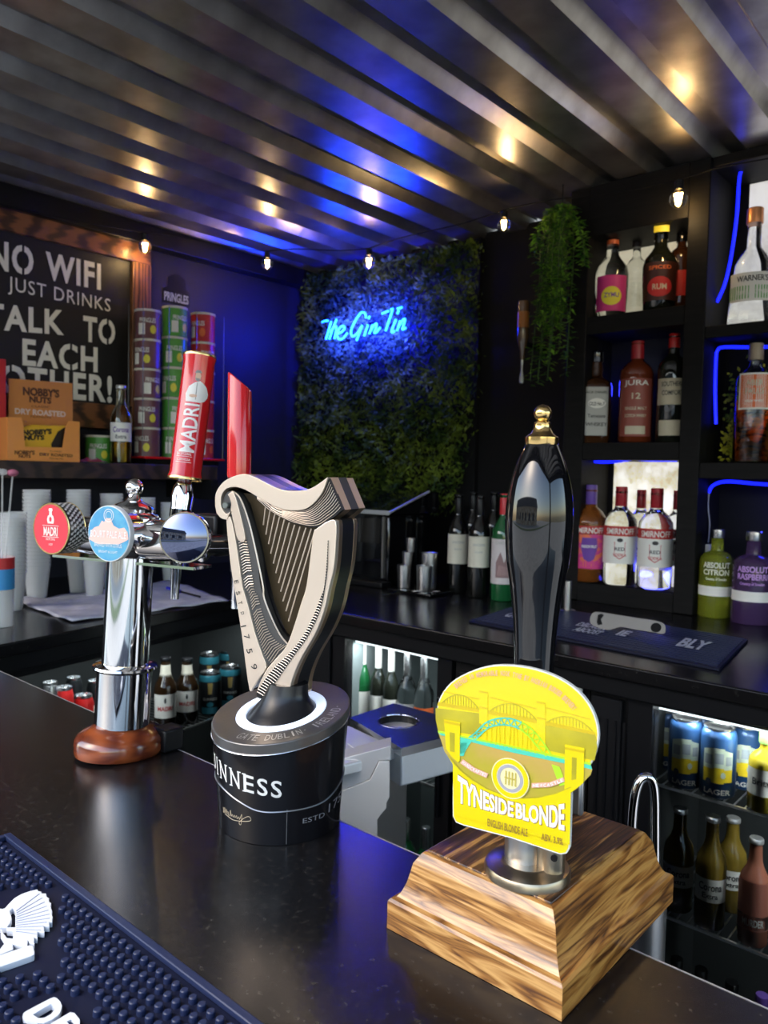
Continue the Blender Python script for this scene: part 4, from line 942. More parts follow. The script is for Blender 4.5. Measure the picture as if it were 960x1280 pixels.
# word up the handle facing the camera
lx = fh1((1, 0, 0)) - fh1((0, 0, 0)); ly = fh1((0, 1, 0)) - fh1((0, 0, 0)); tocam = (CAM - fh1((0, 0, L1 / 2))).normalized(); a_c = math.atan2(tocam.dot(ly), tocam.dot(lx))
sgn = 1 if (lx * -math.sin(a_c) + ly * math.cos(a_c)).dot(RT) > 0 else -1
def onh(s_, z, off=.0007): a = a_c + sgn * s_ / r1; rr_ = r1 * .93 + off; return fh1((rr_ * math.cos(a), rr_ * math.sin(a), z))
g = MB(); text(g, 'MADRI', lambda a, b: onh(-b - .003, L1 * .395 + a), .025, .076, weight=.015, ycuts=14); text(g, 'EXCEPCIONAL', lambda a, b: onh(a - .006, L1 * .19 + b), .0045, .024, cuts=8); text(g, 'CERVEZA', lambda a, b: onh(a - .006, L1 * .145 + b), .0035, .022, cuts=8)
for z in (L1 * .168, L1 * .122): cpoly(g, [(-.019, z), (.007, z), (.007, z + .0006), (-.019, z + .0006)], onh, .003)
obj('lettering', g, white, h1, world=True, smooth=False)
g = MB(); P_ = [(s * 1.35 + .002, z) for s, z in [(-.013, .60), (-.014, .66), (-.011, .72), (-.004, .755), (.002, .77), (.006, .755), (.011, .73), (.015, .68), (.0145, .65), (.010, .615), (.004, .60)]]
cpoly(g, P_, lambda s_, z: onh(s_ + .001, L1 * z), .003); obj('figure_coat', g, mat('figure_white', (.78, .78, .74), .5), h1, world=True, smooth=False)
g = MB(); g.add([onh(s_ + .001, L1 * z, .0007) for s_, z in [(-.003, .77), (-.004, .80), (-.0035, .83), (.003, .835), (.005, .81), (.004, .78), (.001, .765)]], [list(range(7))]); g_h = MB(); g_h.add([onh(s_ + .001, L1 * z, .0016) for s_, z in [(-.010, .655), (-.004, .66), (.002, .655), (.001, .64), (-.006, .635), (-.010, .64)]], [list(range(6))])
obj('figure_face', g, mat('figure_skin', (.62, .42, .30), .5), h1, world=True, smooth=False); obj('figure_hands', g_h, MATS['figure_skin'], h1, world=True, smooth=False)
g = MB(); g.add([onh(s_ + .001, L1 * z, .0010) for s_, z in [(-.0055, .828), (-.003, .85), (.003, .855), (.0055, .835), (.0, .832)]], [list(range(5))]); g.add([onh(s_ + .001, L1 * z, .0010) for s_, z in [(-.0035, .79), (-.002, .768), (.002, .765), (.004, .785), (.000, .79)]], [list(range(5))]); g.add([onh(s_ + .001, L1 * z, .0009) for s_, z in [(-.0005, .755), (.0005, .755), (.0008, .62), (-.0002, .62)]], [list(range(4))])
obj('figure_detail', g, mat('figure_grey', (.25, .25, .24), .5), h1, world=True, smooth=False)
# small black block standing behind the foot
q0 = onz(210, 936, ZB)
tag(obj('black_block', MB().box((q0.x - .0, q0.y + .0, ZB + .0178), (.034, .034, .034)), black, bevel=.003), 'small plain black block on the bar edge right of the wooden foot', 'block')
# ================================================================ RUBBER BAR MAT (bottom left)
navy = mat('navy_rubber', (.004, .006, .022), .5, spec=.3); navy2 = mat('navy_rubber_top', (.011, .018, .056), .42, spec=.4)
mt_ = thing('bar_mat', 'navy rubber nubbed bar mat with white raised emblem, bottom left corner', 'bar mat', (-.9, .2, ZB))
mx0, mx1, my0, my1 = -.885, -.335, -.06, .370
obj('base', MB().bb(mx0, mx1, my0, my1, ZB + .0005, ZB + .0035), navy, mt_, world=True)
g = MB()
for a, b, c, d in ((mx0, mx1, my1 - .008, my1), (mx0, mx0 + .008, my0, my1 - .008), (mx1 - .008, mx1, my0, my1 - .008)): g.bb(a, b, c, d, ZB + .0035, ZB + .0095)
obj('raised_border', g, navy2, mt_, world=True, bevel=.0012)
me_n = None; nubs = []; rest = MB(); px_s = .0119
lg = []
def inlogo(x, y):
    p = V((x, y, ZB + .008)) - CAM; d_ = p.dot(FW)
    if d_ < .1: return False
    X, Y = 480 + F * p.dot(RT) / d_, 640 - F * p.dot(UP) / d_
    return (X < 76 and 1108 < Y < 1215 and X > -60) or (25 < X < 120 and 1240 < Y < 1330) or X < -40 or Y > 1330
i = 0; y = my1 - .0185; cand = []
while y > my0 + .02:
    x = mx0 + .016 + (px_s / 2 if i % 2 else 0)
    while x < mx1 - .014:
        p = V((x, y, ZB)) - CAM; d_ = p.dot(FW); vis = d_ > .1 and -10 < 480 + F * p.dot(RT) / d_ < 970 and 640 - F * p.dot(UP) / d_ < 1290
        if not (inlogo(x, y) and vis): cand.append((0 if vis else 1, d_, x, y))
        x += px_s
    y -= .0118; i += 1
cand.sort()
def nubmb(x, y): return MB().lathe([(.0038, 0), (.0035, .0045), (.0028, .0052)], 12, lambda p: V((x + p[0], y + p[1], ZB + .0035 + p[2])))
for j, (v_, d_, x, y) in enumerate(cand):
    if j < 300 and v_ == 0:
        if me_n is None:
            o = obj('nub', MB().lathe([(.0038, 0), (.0035, .0045), (.0028, .0052)], 12), navy2, mt_); me_n = o.data
        else:
            o = bpy.data.objects.new('nub', me_n); COL.objects.link(o); o.parent = mt_
        o.location = V((x, y, ZB + .0034)) - V(mt_.location)
    else:
        m2 = nubmb(x, y); rest.add(m2.v, m2.f)
if rest.v: obj('nub_field', rest, navy2, mt_, world=True, kind='stuff')
wr = mat('white_rubber', (.60, .63, .70), .45)
def W(x, y, h): return onz(x, y, ZB + h)
def M3(pts): return [(x / 6.733, 1090 + y / 6.733) for x, y in pts]
feath = M3([(40, 310), (75, 270), (120, 225), (180, 190), (250, 165), (318, 150), (322, 165), (350, 170), (352, 185), (390, 185), (395, 215), (415, 225), (415, 255), (432, 265), (430, 305), (440, 330), (438, 370), (445, 380), (440, 425), (415, 425), (418, 462), (372, 462), (374, 512), (318, 505), (316, 562), (290, 555), (290, 608), (250, 600), (236, 580), (232, 625), (200, 628), (120, 612), (50, 590), (5, 520), (10, 480), (30, 520), (60, 560), (110, 565), (112, 500), (60, 495), (55, 470), (105, 470), (130, 470), (130, 330), (110, 310), (85, 330), (100, 400), (85, 440), (60, 470), (0, 470), (-60, 450), (-60, 300), (20, 315)])
g = MB(); g.slab([W(x, y, .0085) for x, y in feath], V((0, 0, 1)), -.005, .0008)
g.slab([W(x, y, .0085) for x, y in M3([(0, 650), (50, 588), (110, 612), (112, 655), (0, 700), (-60, 720), (-60, 660)])], V((0, 0, 1)), -.005, .0006)
g.slab([W(x, y, .0085) for x, y in M3([(0, 705), (250, 620), (275, 625), (292, 670), (290, 700), (265, 712), (0, 805), (-60, 825), (-60, 725)])], V((0, 0, 1)), -.005, .0008)
obj('emblem', g, wr, mt_, world=True, smooth=False, bevel=.0006, label='white raised winged emblem')
g = MB()
for i in range(11):
    a = M3([(135, 330 + i * 17)])[0]; b = M3([(330 + 90 * math.sin(min(1, i / 6) * 1.57) - max(0, i - 6) * 26, 185 + i * 34)])[0]
    g.tube([W(*a, .0094), W(*b, .0094)], .00045, 4)
obj('emblem_lines', g, mat('emblem_shade', (.28, .32, .45), .5), mt_, world=True)
# letters D and E lying on the mat
e0 = W(34, 1262, .0085); ex = (W(112, 1311, .0085) - e0); ex = ex.normalized(); ey = V((-ex.y, ex.x, 0))
g = MB()
def Lt(x, y): return M3([(x, y)])[0]
Dp = [(190, 1210), (200, 1180), (430, 1060), (465, 1050), (505, 1085), (522, 1130), (505, 1190), (440, 1240), (360, 1275), (290, 1262), (215, 1235)]
Di = [(275, 1200), (430, 1108), (458, 1120), (462, 1150), (430, 1195), (370, 1228), (320, 1228)]
outer = [W(*Lt(*p), .0093) for p in Dp]; inn = [W(*Lt(*p), .0093) for p in Di]
n = 28
def samp(P, n):
    L = [0]
    Q = P + [P[0]]
    for a, b in zip(Q, Q[1:]): L.append(L[-1] + (b - a).length)
    out_ = []
    for i in range(n):
        t = L[-1] * i / n; k = max(j for j in range(len(L)) if L[j] <= t); k = min(k, len(P) - 1); out_.append(Q[k].lerp(Q[k + 1], (t - L[k]) / max(1e-9, L[k + 1] - L[k])))
    return out_
so1, si1 = samp(outer, n), samp(inn, n); dn = V((0, 0, -.005))
vs = so1 + si1 + [p + dn for p in so1] + [p + dn for p in si1]
g.add(vs, [f for k in range(n) for f in ([k, (k + 1) % n, n + (k + 1) % n, n + k], [2 * n + k, 2 * n + (k + 1) % n, (k + 1) % n, k], [n + k, n + (k + 1) % n, 3 * n + (k + 1) % n, 3 * n + k])])
g.slab([W(*Lt(*p), .0093) for p in [(350, 1320), (590, 1180), (625, 1185), (670, 1240), (672, 1280), (640, 1285), (600, 1240), (560, 1258), (600, 1300), (585, 1330), (545, 1325), (510, 1290), (420, 1340)]], V((0, 0, 1)), -.005, 0)
obj('lettering', g, wr, mt_, world=True, smooth=False)
# ================================================================ STEEL UNDER-BAR UNIT with cup hole
ub = thing('glass_station', 'cast steel under-bar station with round cup hole behind the drum base', 'steel station', (-.95, 1.05, .0))
zU = 1.045
P4 = [onz(*p, zU) for p in ((437, 897), (492, 879), (608, 909), (502, 935))]
cU = sum(P4, V()) / 4
xa_, xb_ = P4[0].x * .5 + P4[1].x * .5, P4[2].x; ya_, yb_ = P4[3].y, P4[1].y
w1, w2 = (P4[3] - P4[0]), (P4[2] - P4[3])
holec = onz(498, 901.5, zU); rh = 49 * depth(holec) / F / 2
sq_ = []; nn_ = 40
def sqp(a):
    # ray from hole centre to quad edge
    dxy = V((math.cos(a), math.sin(a), 0)); best = 9
    for i in range(4):
        p, q2 = P4[i], P4[(i + 1) % 4]; e = q2 - p; den = dxy.x * e.y - dxy.y * e.x
        if abs(den) < 1e-9: continue
        t = ((p.x - holec.x) * e.y - (p.y - holec.y) * e.x) / den; s_ = ((p.x - holec.x) * dxy.y - (p.y - holec.y) * dxy.x) / den
        if t > 0 and -1e-6 <= s_ <= 1 + 1e-6: best = min(best, t)
    return holec + dxy * best
angs = sorted([2 * math.pi * k / 36 for k in range(36)] + [math.atan2(p.y - holec.y, p.x - holec.x) % (2 * math.pi) for p in P4]); n = len(angs)
o_ = [sqp(a) for a in angs]; h_ = [holec + V((math.cos(a), math.sin(a), 0)) * rh for a in angs]
vs = o_ + h_ + [p - V((0, 0, .016)) for p in o_] + [p - V((0, 0, .05)) for p in h_]
obj('top_plate', MB().add(vs, [f for k in range(n) for f in ([k, (k + 1) % n, n + (k + 1) % n, n + k], [2 * n + k, 2 * n + (k + 1) % n, (k + 1) % n, k], [n + k, n + (k + 1) % n, 3 * n + (k + 1) % n, 3 * n + k])]), mat('satin_steel', (.62, .62, .64), .22, 1), ub, world=True, smooth=False)
obj('hole_lining', MB().lathe([(rh * .985, -.048), (rh * .985, -.001)], 40, lambda p: holec + V(p), cap=False), mat('hole_lining', (.02, .02, .02), .25, .5), ub, world=True)
obj('hole_ring', MB().lathe([(rh * 1.0, -.004), (rh * 1.04, .001), (rh * 1.09, .0005), (rh * 1.04, -.004)], 40, lambda p: holec + V(p), closed=True), chrome, ub, world=True)
ci = [lerp(holec, p, .96) - V((0, 0, .016)) for p in P4]
obj('block', MB().slab([p - V((0, 0, .058)) for p in ci], V((0, 0, 1)), 0, .060), steels, ub, world=True, bevel=.004)
obj('cup_floor', MB().lathe([(rh, -.050), (rh, -.047)], 32, lambda p: holec + V(p)), blackm, ub, world=True)
# sloping tray beside it, reaching towards the bar
yT = P4[3].y - .012
Dt = depth(P4[3])
e1_ = onz(437, 907, 1.035); e2_ = onz(497, 934, 1.035); e3_ = onz(466, 948, 1.03); e4_ = onz(405, 962, 1.03); e5_ = onz(400, 905, 1.035)
obj('tray', MB().slab([e1_, e2_, e3_, e4_, e5_], V((0, 0, 1)), -.020, 0), steels, ub, world=True, bevel=.003)
obj('louvre', MB().slab([onz(x, y, 1.037) for x, y in ((434, 930), (452, 921), (470, 931), (450, 941))], V((0, 0, 1)), 0, .0015), mat('white_enamel', (.8, .8, .8), .3), ub, world=True)
nU = (V((CAM.x, CAM.y, 0)) - V((P4[3].x, P4[3].y, 0))).normalized(); PU = e3_.lerp(e4_, .3)
def U3(x, y): return onp(400 + x / 6, 860 + y / 6, PU, nU)
obj('side_plate', MB().slab([U3(*p) for p in [(150, 780), (375, 690), (445, 550), (522, 550), (522, 820), (500, 860), (500, 900), (450, 960), (430, 990), (430, 1160), (150, 1160)]], -nU, 0, .012), mat('grey_cast_plate', (.72, .72, .70), .5, .2, bump=(120, .4, .0005)), ub, world=True, smooth=False, bevel=.001)
obj('side_block', MB().slab([U3(*p) for p in [(150, 540), (530, 440), (530, 545), (440, 548), (372, 688), (150, 778)]], -nU, .004, .05), steels, ub, world=True, smooth=False, bevel=.001)
pc = (e3_ + e4_) / 2 - nU * .06
obj('pedestal', MB().bb(pc.x - .09, pc.x + .035, pc.y + .01, pc.y + .12, 0.001, 1.012), steel, ub, world=True, bevel=.004)
# ================================================================ MOSS WALL, NEON SIGN
YM = 2.60
ml, mr = XL + .01, ony(594, 400, 2.66).x
mw = MB(); mw.bb(ml, mr - .02, YB - .025, YB - .001, 1.40, ZC - .002)
g = MB(); rnd = random.Random(3)
NL = 17000
for i in range(NL):
    z = rnd.uniform(1.36, ZC + .0); xr_ = mr - .09 * max(0, (1.9 - z)) / .5 + rnd.gauss(0, .018)
    x = rnd.uniform(ml, xr_); clump = .5 + .5 * math.sin(x * 17 + 3 * math.sin(z * 11)) * math.sin(z * 19 + 2 * math.sin(x * 13))
    yb_ = YB - .035 - .075 * clump * rnd.random() ** .6 - .03 * rnd.random()
    if z < 1.44 and rnd.random() < .5: continue
    L = rnd.uniform(.018, .045); a = rnd.uniform(0, 2 * math.pi); d = V((math.cos(a) * .6, -rnd.uniform(.2, .9), math.sin(a) * .7 - .15)).normalized(); s_ = d.orthogonal().normalized(); s_ = (Matrix.Rotation(rnd.uniform(0, 6.28), 3, d) @ s_) * rnd.uniform(.003, .007)
    p = V((x, yb_, min(z, ZC - .04)))
    g.add([p - s_ * .4, p + d * L * .5 + s_, p + d * L, p + d * L * .5 - s_], [(0, 1, 2, 3)])
def leafmat(name, c1, c2, sc_):
    m = mat(name, c1, .8, spec=.12, noise=(sc_, c2, .42, .60)); return m
moss_m = leafmat('moss_green', (.030, .060, .012), (.15, .21, .026), 9)
mo = thing('moss_wall', 'dark green artificial foliage panel covering the back wall behind the neon sign', 'plant wall', ((ml + mr) / 2, YB - .03, 1.9))
obj('backing', mw, blackm, mo, world=True); obj('foliage', g, moss_m, mo, world=True, smooth=False, kind='stuff')
YN = 2.575
def N3(x, y): return ony(380 + x / 6, 370 + y / 6, YN)
ns = thing('neon_sign', 'blue handwritten neon sign of three words mounted on the foliage', 'neon sign', N3(450, 230))
neon_s = mat('neon_tube_cyan', (.02, .2, .5), .3, emit=(.03, .45, 1), es=2.6)
ST = dict(T=[[(135, 195), (158, 188), (180, 185)], [(205, 190), (185, 260), (165, 325)]], h=[[(245, 175), (215, 250), (190, 325)], [(200, 270), (222, 238), (240, 228), (243, 250), (228, 322)]], e=[[(250, 285), (285, 268), (305, 240), (292, 225), (268, 240), (250, 280), (258, 318), (290, 320), (325, 278)]],
    G=[[(465, 165), (458, 130), (430, 125), (395, 170), (365, 225), (352, 270), (362, 300), (390, 290), (420, 250), (437, 220)], [(437, 220), (415, 280), (395, 335)]], i=[[(480, 215), (460, 275), (452, 300)], [(492, 150), (485, 172)]], n=[[(515, 215), (490, 285)], [(500, 262), (525, 222), (545, 208), (540, 240), (528, 275), (545, 270), (572, 235)]],
    T2=[[(585, 132), (635, 112)], [(665, 100), (640, 180), (612, 262)]], i2=[[(690, 175), (665, 240), (660, 272), (680, 262)], [(652, 102), (668, 96)]], i3=[[(700, 96), (736, 84)], [(712, 105), (700, 135)]], n2=[[(722, 185), (698, 262)], [(705, 240), (735, 190), (757, 172), (752, 205), (738, 250), (765, 238)]])
for k__, ss in ST.items():
    m_l = MB()
    for s_ in ss: m_l.tube(smoothpath([tuple(N3(*p)) for p in s_], 5) if len(s_) > 2 else [N3(*p) for p in s_], .0048, 8)
    obj('neon_letter', m_l, neon_s, ns, world=True)
bkp = MB().slab([N3(*p) + V((0, .012, 0)) for p in ((120, 165), (470, 90), (770, 60), (780, 270), (420, 345), (130, 345))], V((0, 1, 0)), 0, .004)
for p in ((150, 300), (760, 90), (420, 330)): m = N3(*p); obj('standoff', MB().tube([m + V((0, .004, 0)), V((m.x, YB - .026, m.z))], .003, 6), blackm, ns, world=True)
# light given by the neon tubes, on both sides of the letters
ng = light('neon_glow', 'AREA', N3(450, 225) + V((0, -.012, 0)), 60, (.006, .012, 1), .5, rot=(R(90), 0, 0), sy_=.14)
for dx_ in (-.14, .14):
    for k_ in (0, 1): p = N3(450, 225) + V((dx_ * (1.3 - .9 * k_), .030, 0)); light('neon_glow', 'POINT', p, 1.7, (.004, .02, 1), .01)
# ================================================================ FESTOON LIGHTS
fs_ = thing('festoon_lights', 'string of small warm clear bulbs along the ceiling edge', 'string lights', (-1.8, 2.3, 2.45))
bulbs = [(181, 309, 2.42, 8), (334, 330, 2.42, 7), (461, 328, 2.42, 8), (630, 281, 2.42, 8), (848, 249, 2.40, 11)]
clearb = mat('bulb_glass', (1, .93, .80), .02, 0, 1, 1.3); fil = mat('filament', (1, .6, .2), .5, emit=(1, .62, .20), es=60)
pts = []
for x, y, z, rp in bulbs:
    p = onz(x, y, z)
    if p.y > 2.44: p = ony(x, y, 2.43)
    D = depth(p); r_ = rp * D / F
    if x == 181: p.x = max(p.x, XL + .07)
    top = p + V((0, 0, r_ * 1.5))
    pts.append(top + V((0, 0, .018)))
    obj('socket', MB().lathe([(r_ * .35, r_ * .95), (r_ * .5, r_ * 1.05), (r_ * .5, r_ * 2.0), (r_ * .2, r_ * 2.2)], 14, lambda q: p + V(q)), black, fs_, world=True)
    b = obj('bulb', MB().lathe([(max(0, r_ * math.cos(a)), r_ * math.sin(a)) for a in [R(-90 + i * 15) for i in range(10)]] + [(r_ * .45, r_ * 1.0)], 18, lambda q: p + V(q)), clearb, fs_, world=True)
    zz = MB(); 
    for k in range(4): a = k * math.pi / 2; zz.tube([p + V((math.cos(a) * r_ * .15, math.sin(a) * r_ * .15, -r_ * .45)), p + V((math.cos(a) * r_ * .28, math.sin(a) * r_ * .28, r_ * .5))], r_ * .09, 5)
    obj('filament', zz, fil, b, world=True)
    light('bulb_light', 'POINT', p - V((0, 0, r_ * 1.6)), (.65 if y > 300 else .6), (1, .66, .30), .012)
wp = [V((XL + .08, .6, 2.41))]
for a in pts: wp.append(a)
wp.append(V((-.5, 2.42, 2.47))); wp.append(V((.1, 2.42, 2.45)))
cat_ = []
for a, b in zip(wp, wp[1:]):
    for i in range(8): t = i / 8; cat_.append(a.lerp(b, t) + V((0, 0, min(.035, ZC - .006 - a.z) * 0 + .02 * math.sin(t * math.pi * 2) * .3)))
cat_.append(wp[-1]); obj('wire', MB().tube(cat_, .0022, 6), blackm, fs_, world=True)
# ================================================================ HANGING PLANT
hpY = 2.40
pt = ony(703, 262, hpY)
hpo = thing('hanging_plant', 'bright green trailing artificial fern hanging beside the bottle shelves', 'plant', pt)
g = MB(); st = MB(); rnd = random.Random(5); NS = 34
for s_ in range(NS):
    a = rnd.uniform(0, 2 * math.pi); sp_r = rnd.uniform(.3, 1)
    # shape in photo: bulges at top (665-735), narrows mid, ends 450-485
    topx, midx = 703 + math.cos(a) * 12, 694 + math.cos(a) * 24 * sp_r
    ln = rnd.choice([(rnd.uniform(380, 410)), rnd.uniform(400, 450), rnd.uniform(440, 484)])
    ex_ = 684 + math.cos(a) * 27 * sp_r + (8 if ln < 420 else 0)
    yy = hpY + math.sin(a) * .05 * sp_r
    if rnd.random() < .15: ctrl = [(703, 258), (718 + rnd.uniform(-4, 6), 275), (728, 300), (731, 318 + rnd.uniform(0, 15))]
    elif rnd.random() < .12: ctrl = [(700, 262), (683, 272), (673, 292), (668, 320)]
    else: ctrl = [(topx, 262), (midx + 2, 300), (midx, 345), ((midx + ex_) / 2, (345 + ln) / 2), (ex_, ln)]
    path = smoothpath([tuple(ony(x_, y_, yy)) for x_, y_ in ctrl], 9)
    st.tube(path[::3] + [path[-1]], .0016, 5)
    for i, p in enumerate(path):
        for sd in (-1, 1):
            for rep in range(1):
                b_ = rnd.uniform(0, 6.28); d = V((math.cos(b_), math.sin(b_) * .8 - .25, rnd.uniform(-.5, .35))).normalized(); L = rnd.uniform(.018, .034); sv = d.cross(V((0, 0, 1))).normalized() * rnd.uniform(.004, .007)
                q = p + V((rnd.gauss(0, .004), rnd.gauss(0, .004), rnd.gauss(0, .005)))
                g.add([q, q + d * L * .5 + sv, q + d * L + V((0, 0, -.003)), q + d * L * .5 - sv], [(0, 1, 2, 3)])
obj('stems', st, mat('stem_green', (.03, .08, .01), .6), hpo, world=True)
obj('leaves', g, leafmat('fern_green', (.035, .13, .012), (.26, .50, .05), 30), hpo, world=True, smooth=False, kind='stuff')
obj('hook', MB().tube([pt, V((pt.x, pt.y, ZC - .002))], .002, 6), blackm, hpo, world=True)
# optic bottle peeping out behind the plant
ox = ony(653, 440, 2.55)
op = thing('optic_bottle', 'slim inverted bottle hanging in an optic half hidden by the fern', 'bottle', (ox.x, 2.55, ox.z))
f_ = lambda p: V((ox.x + p[0], 2.55 + p[1], ox.z + p[2]))
obj('glass', MB().lathe([(.008, -.03), (.010, 0), (.018, .03), (.022, .05), (.022, .18), (.02, .19)], 20, f_), mat('optic_glass', (.10, .06, .03), .05, coat=.5), op, world=True)
obj('label', MB().lathe([(.0225, .09), (.0225, .15)], 20, f_, cap=False), mat('optic_label', (.30, .12, .03), .4), op, world=True)
obj('nozzle', MB().lathe([(.004, -.12), (.009, -.115), (.009, -.10), (.004, -.07), (.006, -.03)], 16, f_), mat('optic_clear', (.5, .52, .5), .1, .3), op, world=True)
obj('bracket', MB().bb(ox.x - .01, ox.x + .01, 2.56, YB - .001, ox.z + .02, ox.z + .04), blackm, op, world=True)
# ================================================================ BOTTLES AND CANS
PROF = {
 'spirit': [(0, .0), (.90, 0), (1, .02), (1, .60), (.96, .66), (.70, .73), (.42, .77), (.36, .80), (.34, .93), (.38, .935), (.38, .95)],
 'tall': [(0, 0), (.92, 0), (1, .015), (1, .66), (.97, .71), (.75, .76), (.42, .80), (.36, .83), (.34, .96), (.38, .965), (.38, .975)],
 'wine': [(0, 0), (.92, 0), (1, .02), (1, .60), (.95, .66), (.65, .73), (.40, .78), (.36, .82), (.35, .96), (.38, .965), (.38, .99)],
 'round': [(0, 0), (.80, 0), (.90, .02), (1, .35), (1, .48), (.90, .56), (.55, .64), (.38, .69), (.36, .75), (.34, .93), (.38, .94), (.38, .96)],
 'square': [(0, 0), (.95, 0), (1, .02), (1, .60), (.92, .66), (.55, .71), (.42, .74), (.46, .80), (.40, .86), (.36, .93), (.40, .935), (.40, .95)],
 'beer': [(0, 0), (.92, 0), (1, .02), (1, .56), (.90, .64), (.55, .73), (.44, .80), (.40, .95), (.46, .955), (.46, .975)],
 'absolut': [(0, 0), (.95, 0), (1, .02), (1, .60), (.94, .67), (.72, .72), (.38, .75), (.36, .78), (.35, .92), (.40, .93), (.40, .95)],
 'flared': [(0, 0), (.98, 0), (1, .03), (.90, .20), (.80, .42), (.74, .52), (.55, .60), (.32, .66), (.28, .70), (.28, .93), (.33, .94), (.33, .96)],
}
def face_rz(p): return math.atan2(-p.x, p.y) if False else math.atan2(p.x, -p.y) * -1 if False else math.atan2(0 - p.y, 0 - p.x) + math.pi / 2
def gm(name, col, rough=.02, ior=1.45): return mat(name, col, rough, 0, 1, ior)
def cyl_pt(r, a, z): return (r * math.cos(a), r * math.sin(a), z)
def wrap_label(name, mt, r, z0, z1, arc, parent, sq=None, off=.0006, notch=None, segs=18):
    def f(i, j):
        a = -math.pi / 2 + (i - .5) * R(arc); z = z0 + (z1 - z0) * j
        rr_ = rad(r, a, sq) + off
        return V(cyl_pt(rr_, a, z))
    return obj(name, MB().grid(segs, 2, f), mt, parent)
def rad(r, a, sq):
    if not sq: return r
    return r * min(sq, 1 / max(abs(math.cos(a)), abs(math.sin(a))))
def wrap_text(mb, s, r, zc_, h, w_, sq=None, off=.0012, weight=.02, a0=0, cuts=10):
    rr0 = r
    def f(p, q): a = -math.pi / 2 + p / rr0 + a0; k = rad(r, a, sq) + off; return V(cyl_pt(k, a, zc_ + q))
    return text(mb, s, f, h, w_, weight=weight, cuts=cuts)
GRP = {}
def bottle(name, label, base, H_, r, prof, gmat, cap=None, liq=None, labels=(), cat='bottle', group=None, sq=None, rz=None, n=28, fills=None):
    t = thing(name, label, cat, base, (face_rz(base) if rz is None else rz), group)
    P = [(a * r, b * H_) for a, b in PROF[prof]]
    body = MB().lathe(P, n, sq=(r * .6, sq) if sq else None)
    if liq:
        Pi = [(max(0, a * r - .0028), b * H_ + (.006 if b < .01 else 0)) for a, b in PROF[prof]]
        body.lathe([(a, z) for a, z in Pi if True][:-1] + [(Pi[-1][0], Pi[-1][1] - .002)], n, sq=(r * .55, sq) if sq else None, rev=True)
    obj('glass', body, gmat, t, sharp=50)
    if liq:
        lm, lev = liq; Pl = [(max(0, a * r - .0034), b * H_ + (.0068 if b < .01 else 0)) for a, b in PROF[prof]]
        out_ = []
        for (a, z), (a2, z2) in zip(Pl, Pl[1:]):
            if z > lev * H_: break
            out_.append((a, z))
            if z2 > lev * H_: k = (lev * H_ - z) / (z2 - z); out_.append((a + (a2 - a) * k, lev * H_)); break
        out_.append((0, out_[-1][1])); obj('liquid', MB().lathe(out_, n, sq=(r * .55, sq) if sq else None), lm, t)
    if cap:
        cm, z0, kr = cap; obj('cap', MB().lathe([(r * kr, z0 * H_), (r * kr * 1.02, z0 * H_ + .001), (r * kr, H_ - .002), (r * kr * .92, H_), (0, H_)], 22), cm, t)
    for L in labels:
        lb = wrap_label('label', L['m'], r, L['z'][0] * H_, L['z'][1] * H_, L.get('arc', 150), t, sq)
        tms = {}
        for tx in L.get('t', ()):
            s, zc_, h, w_, mm = tx[:5]; wrap_text(tms.setdefault(mm.name, MB()), s, r, zc_ * H_, h * H_, w_ * r, sq)
        for nm, mb in tms.items(): obj('lettering', mb, MATS[nm], lb, smooth=False)
        for pt_ in L.get('p', ()):   # emblem patches: (polygon of (x/r, z/H), material)
            pl, mm = pt_; m3 = cpoly(MB(), pl, lambda x, z: V(cyl_pt(rad(r, -math.pi / 2 + x, sq) + .0011, -math.pi / 2 + x, z * H_))); obj('emblem', m3, mm, lb, smooth=False)
    return t
def place(px, Y, Z, ytop, wpx):
    p = at_yz(px, Y, Z); D = depth(p); H_ = ony(px, ytop, Y).z - Z; return p, H_, wpx / 2 * D / F
def ell(cx, cz, rx, rz_, n=20): return [(cx + rx * math.cos(2 * math.pi * k / n), cz + rz_ * math.sin(2 * math.pi * k / n)) for k in range(n)]
lab_w = mat('label_white', (.88, .86, .80), .5); lab_c = mat('label_cream', (.62, .55, .40), .5); lab_k = mat('label_black', (.03, .03, .03), .5); lab_r = mat('label_red', (.55, .03, .03), .45); lab_o = mat('label_orange', (.80, .16, .04), .45)
lab_g = mat('label_green', (.12, .42, .08), .45); lab_p = mat('label_pink', (.72, .05, .25), .45); lab_y = mat('label_yellow', (.85, .75, .06), .45); lab_v = mat('label_violet', (.16, .05, .35), .45); lab_grey = mat('label_grey', (.46, .46, .43), .45)
silver = mat('silver_cap', (.75, .75, .75), .25, 1); redcap = mat('red_cap', (.42, .02, .03), .35); violcap = mat('violet_cap', (.16, .08, .40), .35)
tint = gm('tinted_glass', (.90, .93, .90)); cl_l = gm('clear_spirit', (.96, .98, .98), 0, 1.36); amb = mat('amber_glass', (.62, .16, .03), .03, 0, 1, 1.4)
Y1, Y2 = 2.555, 2.64
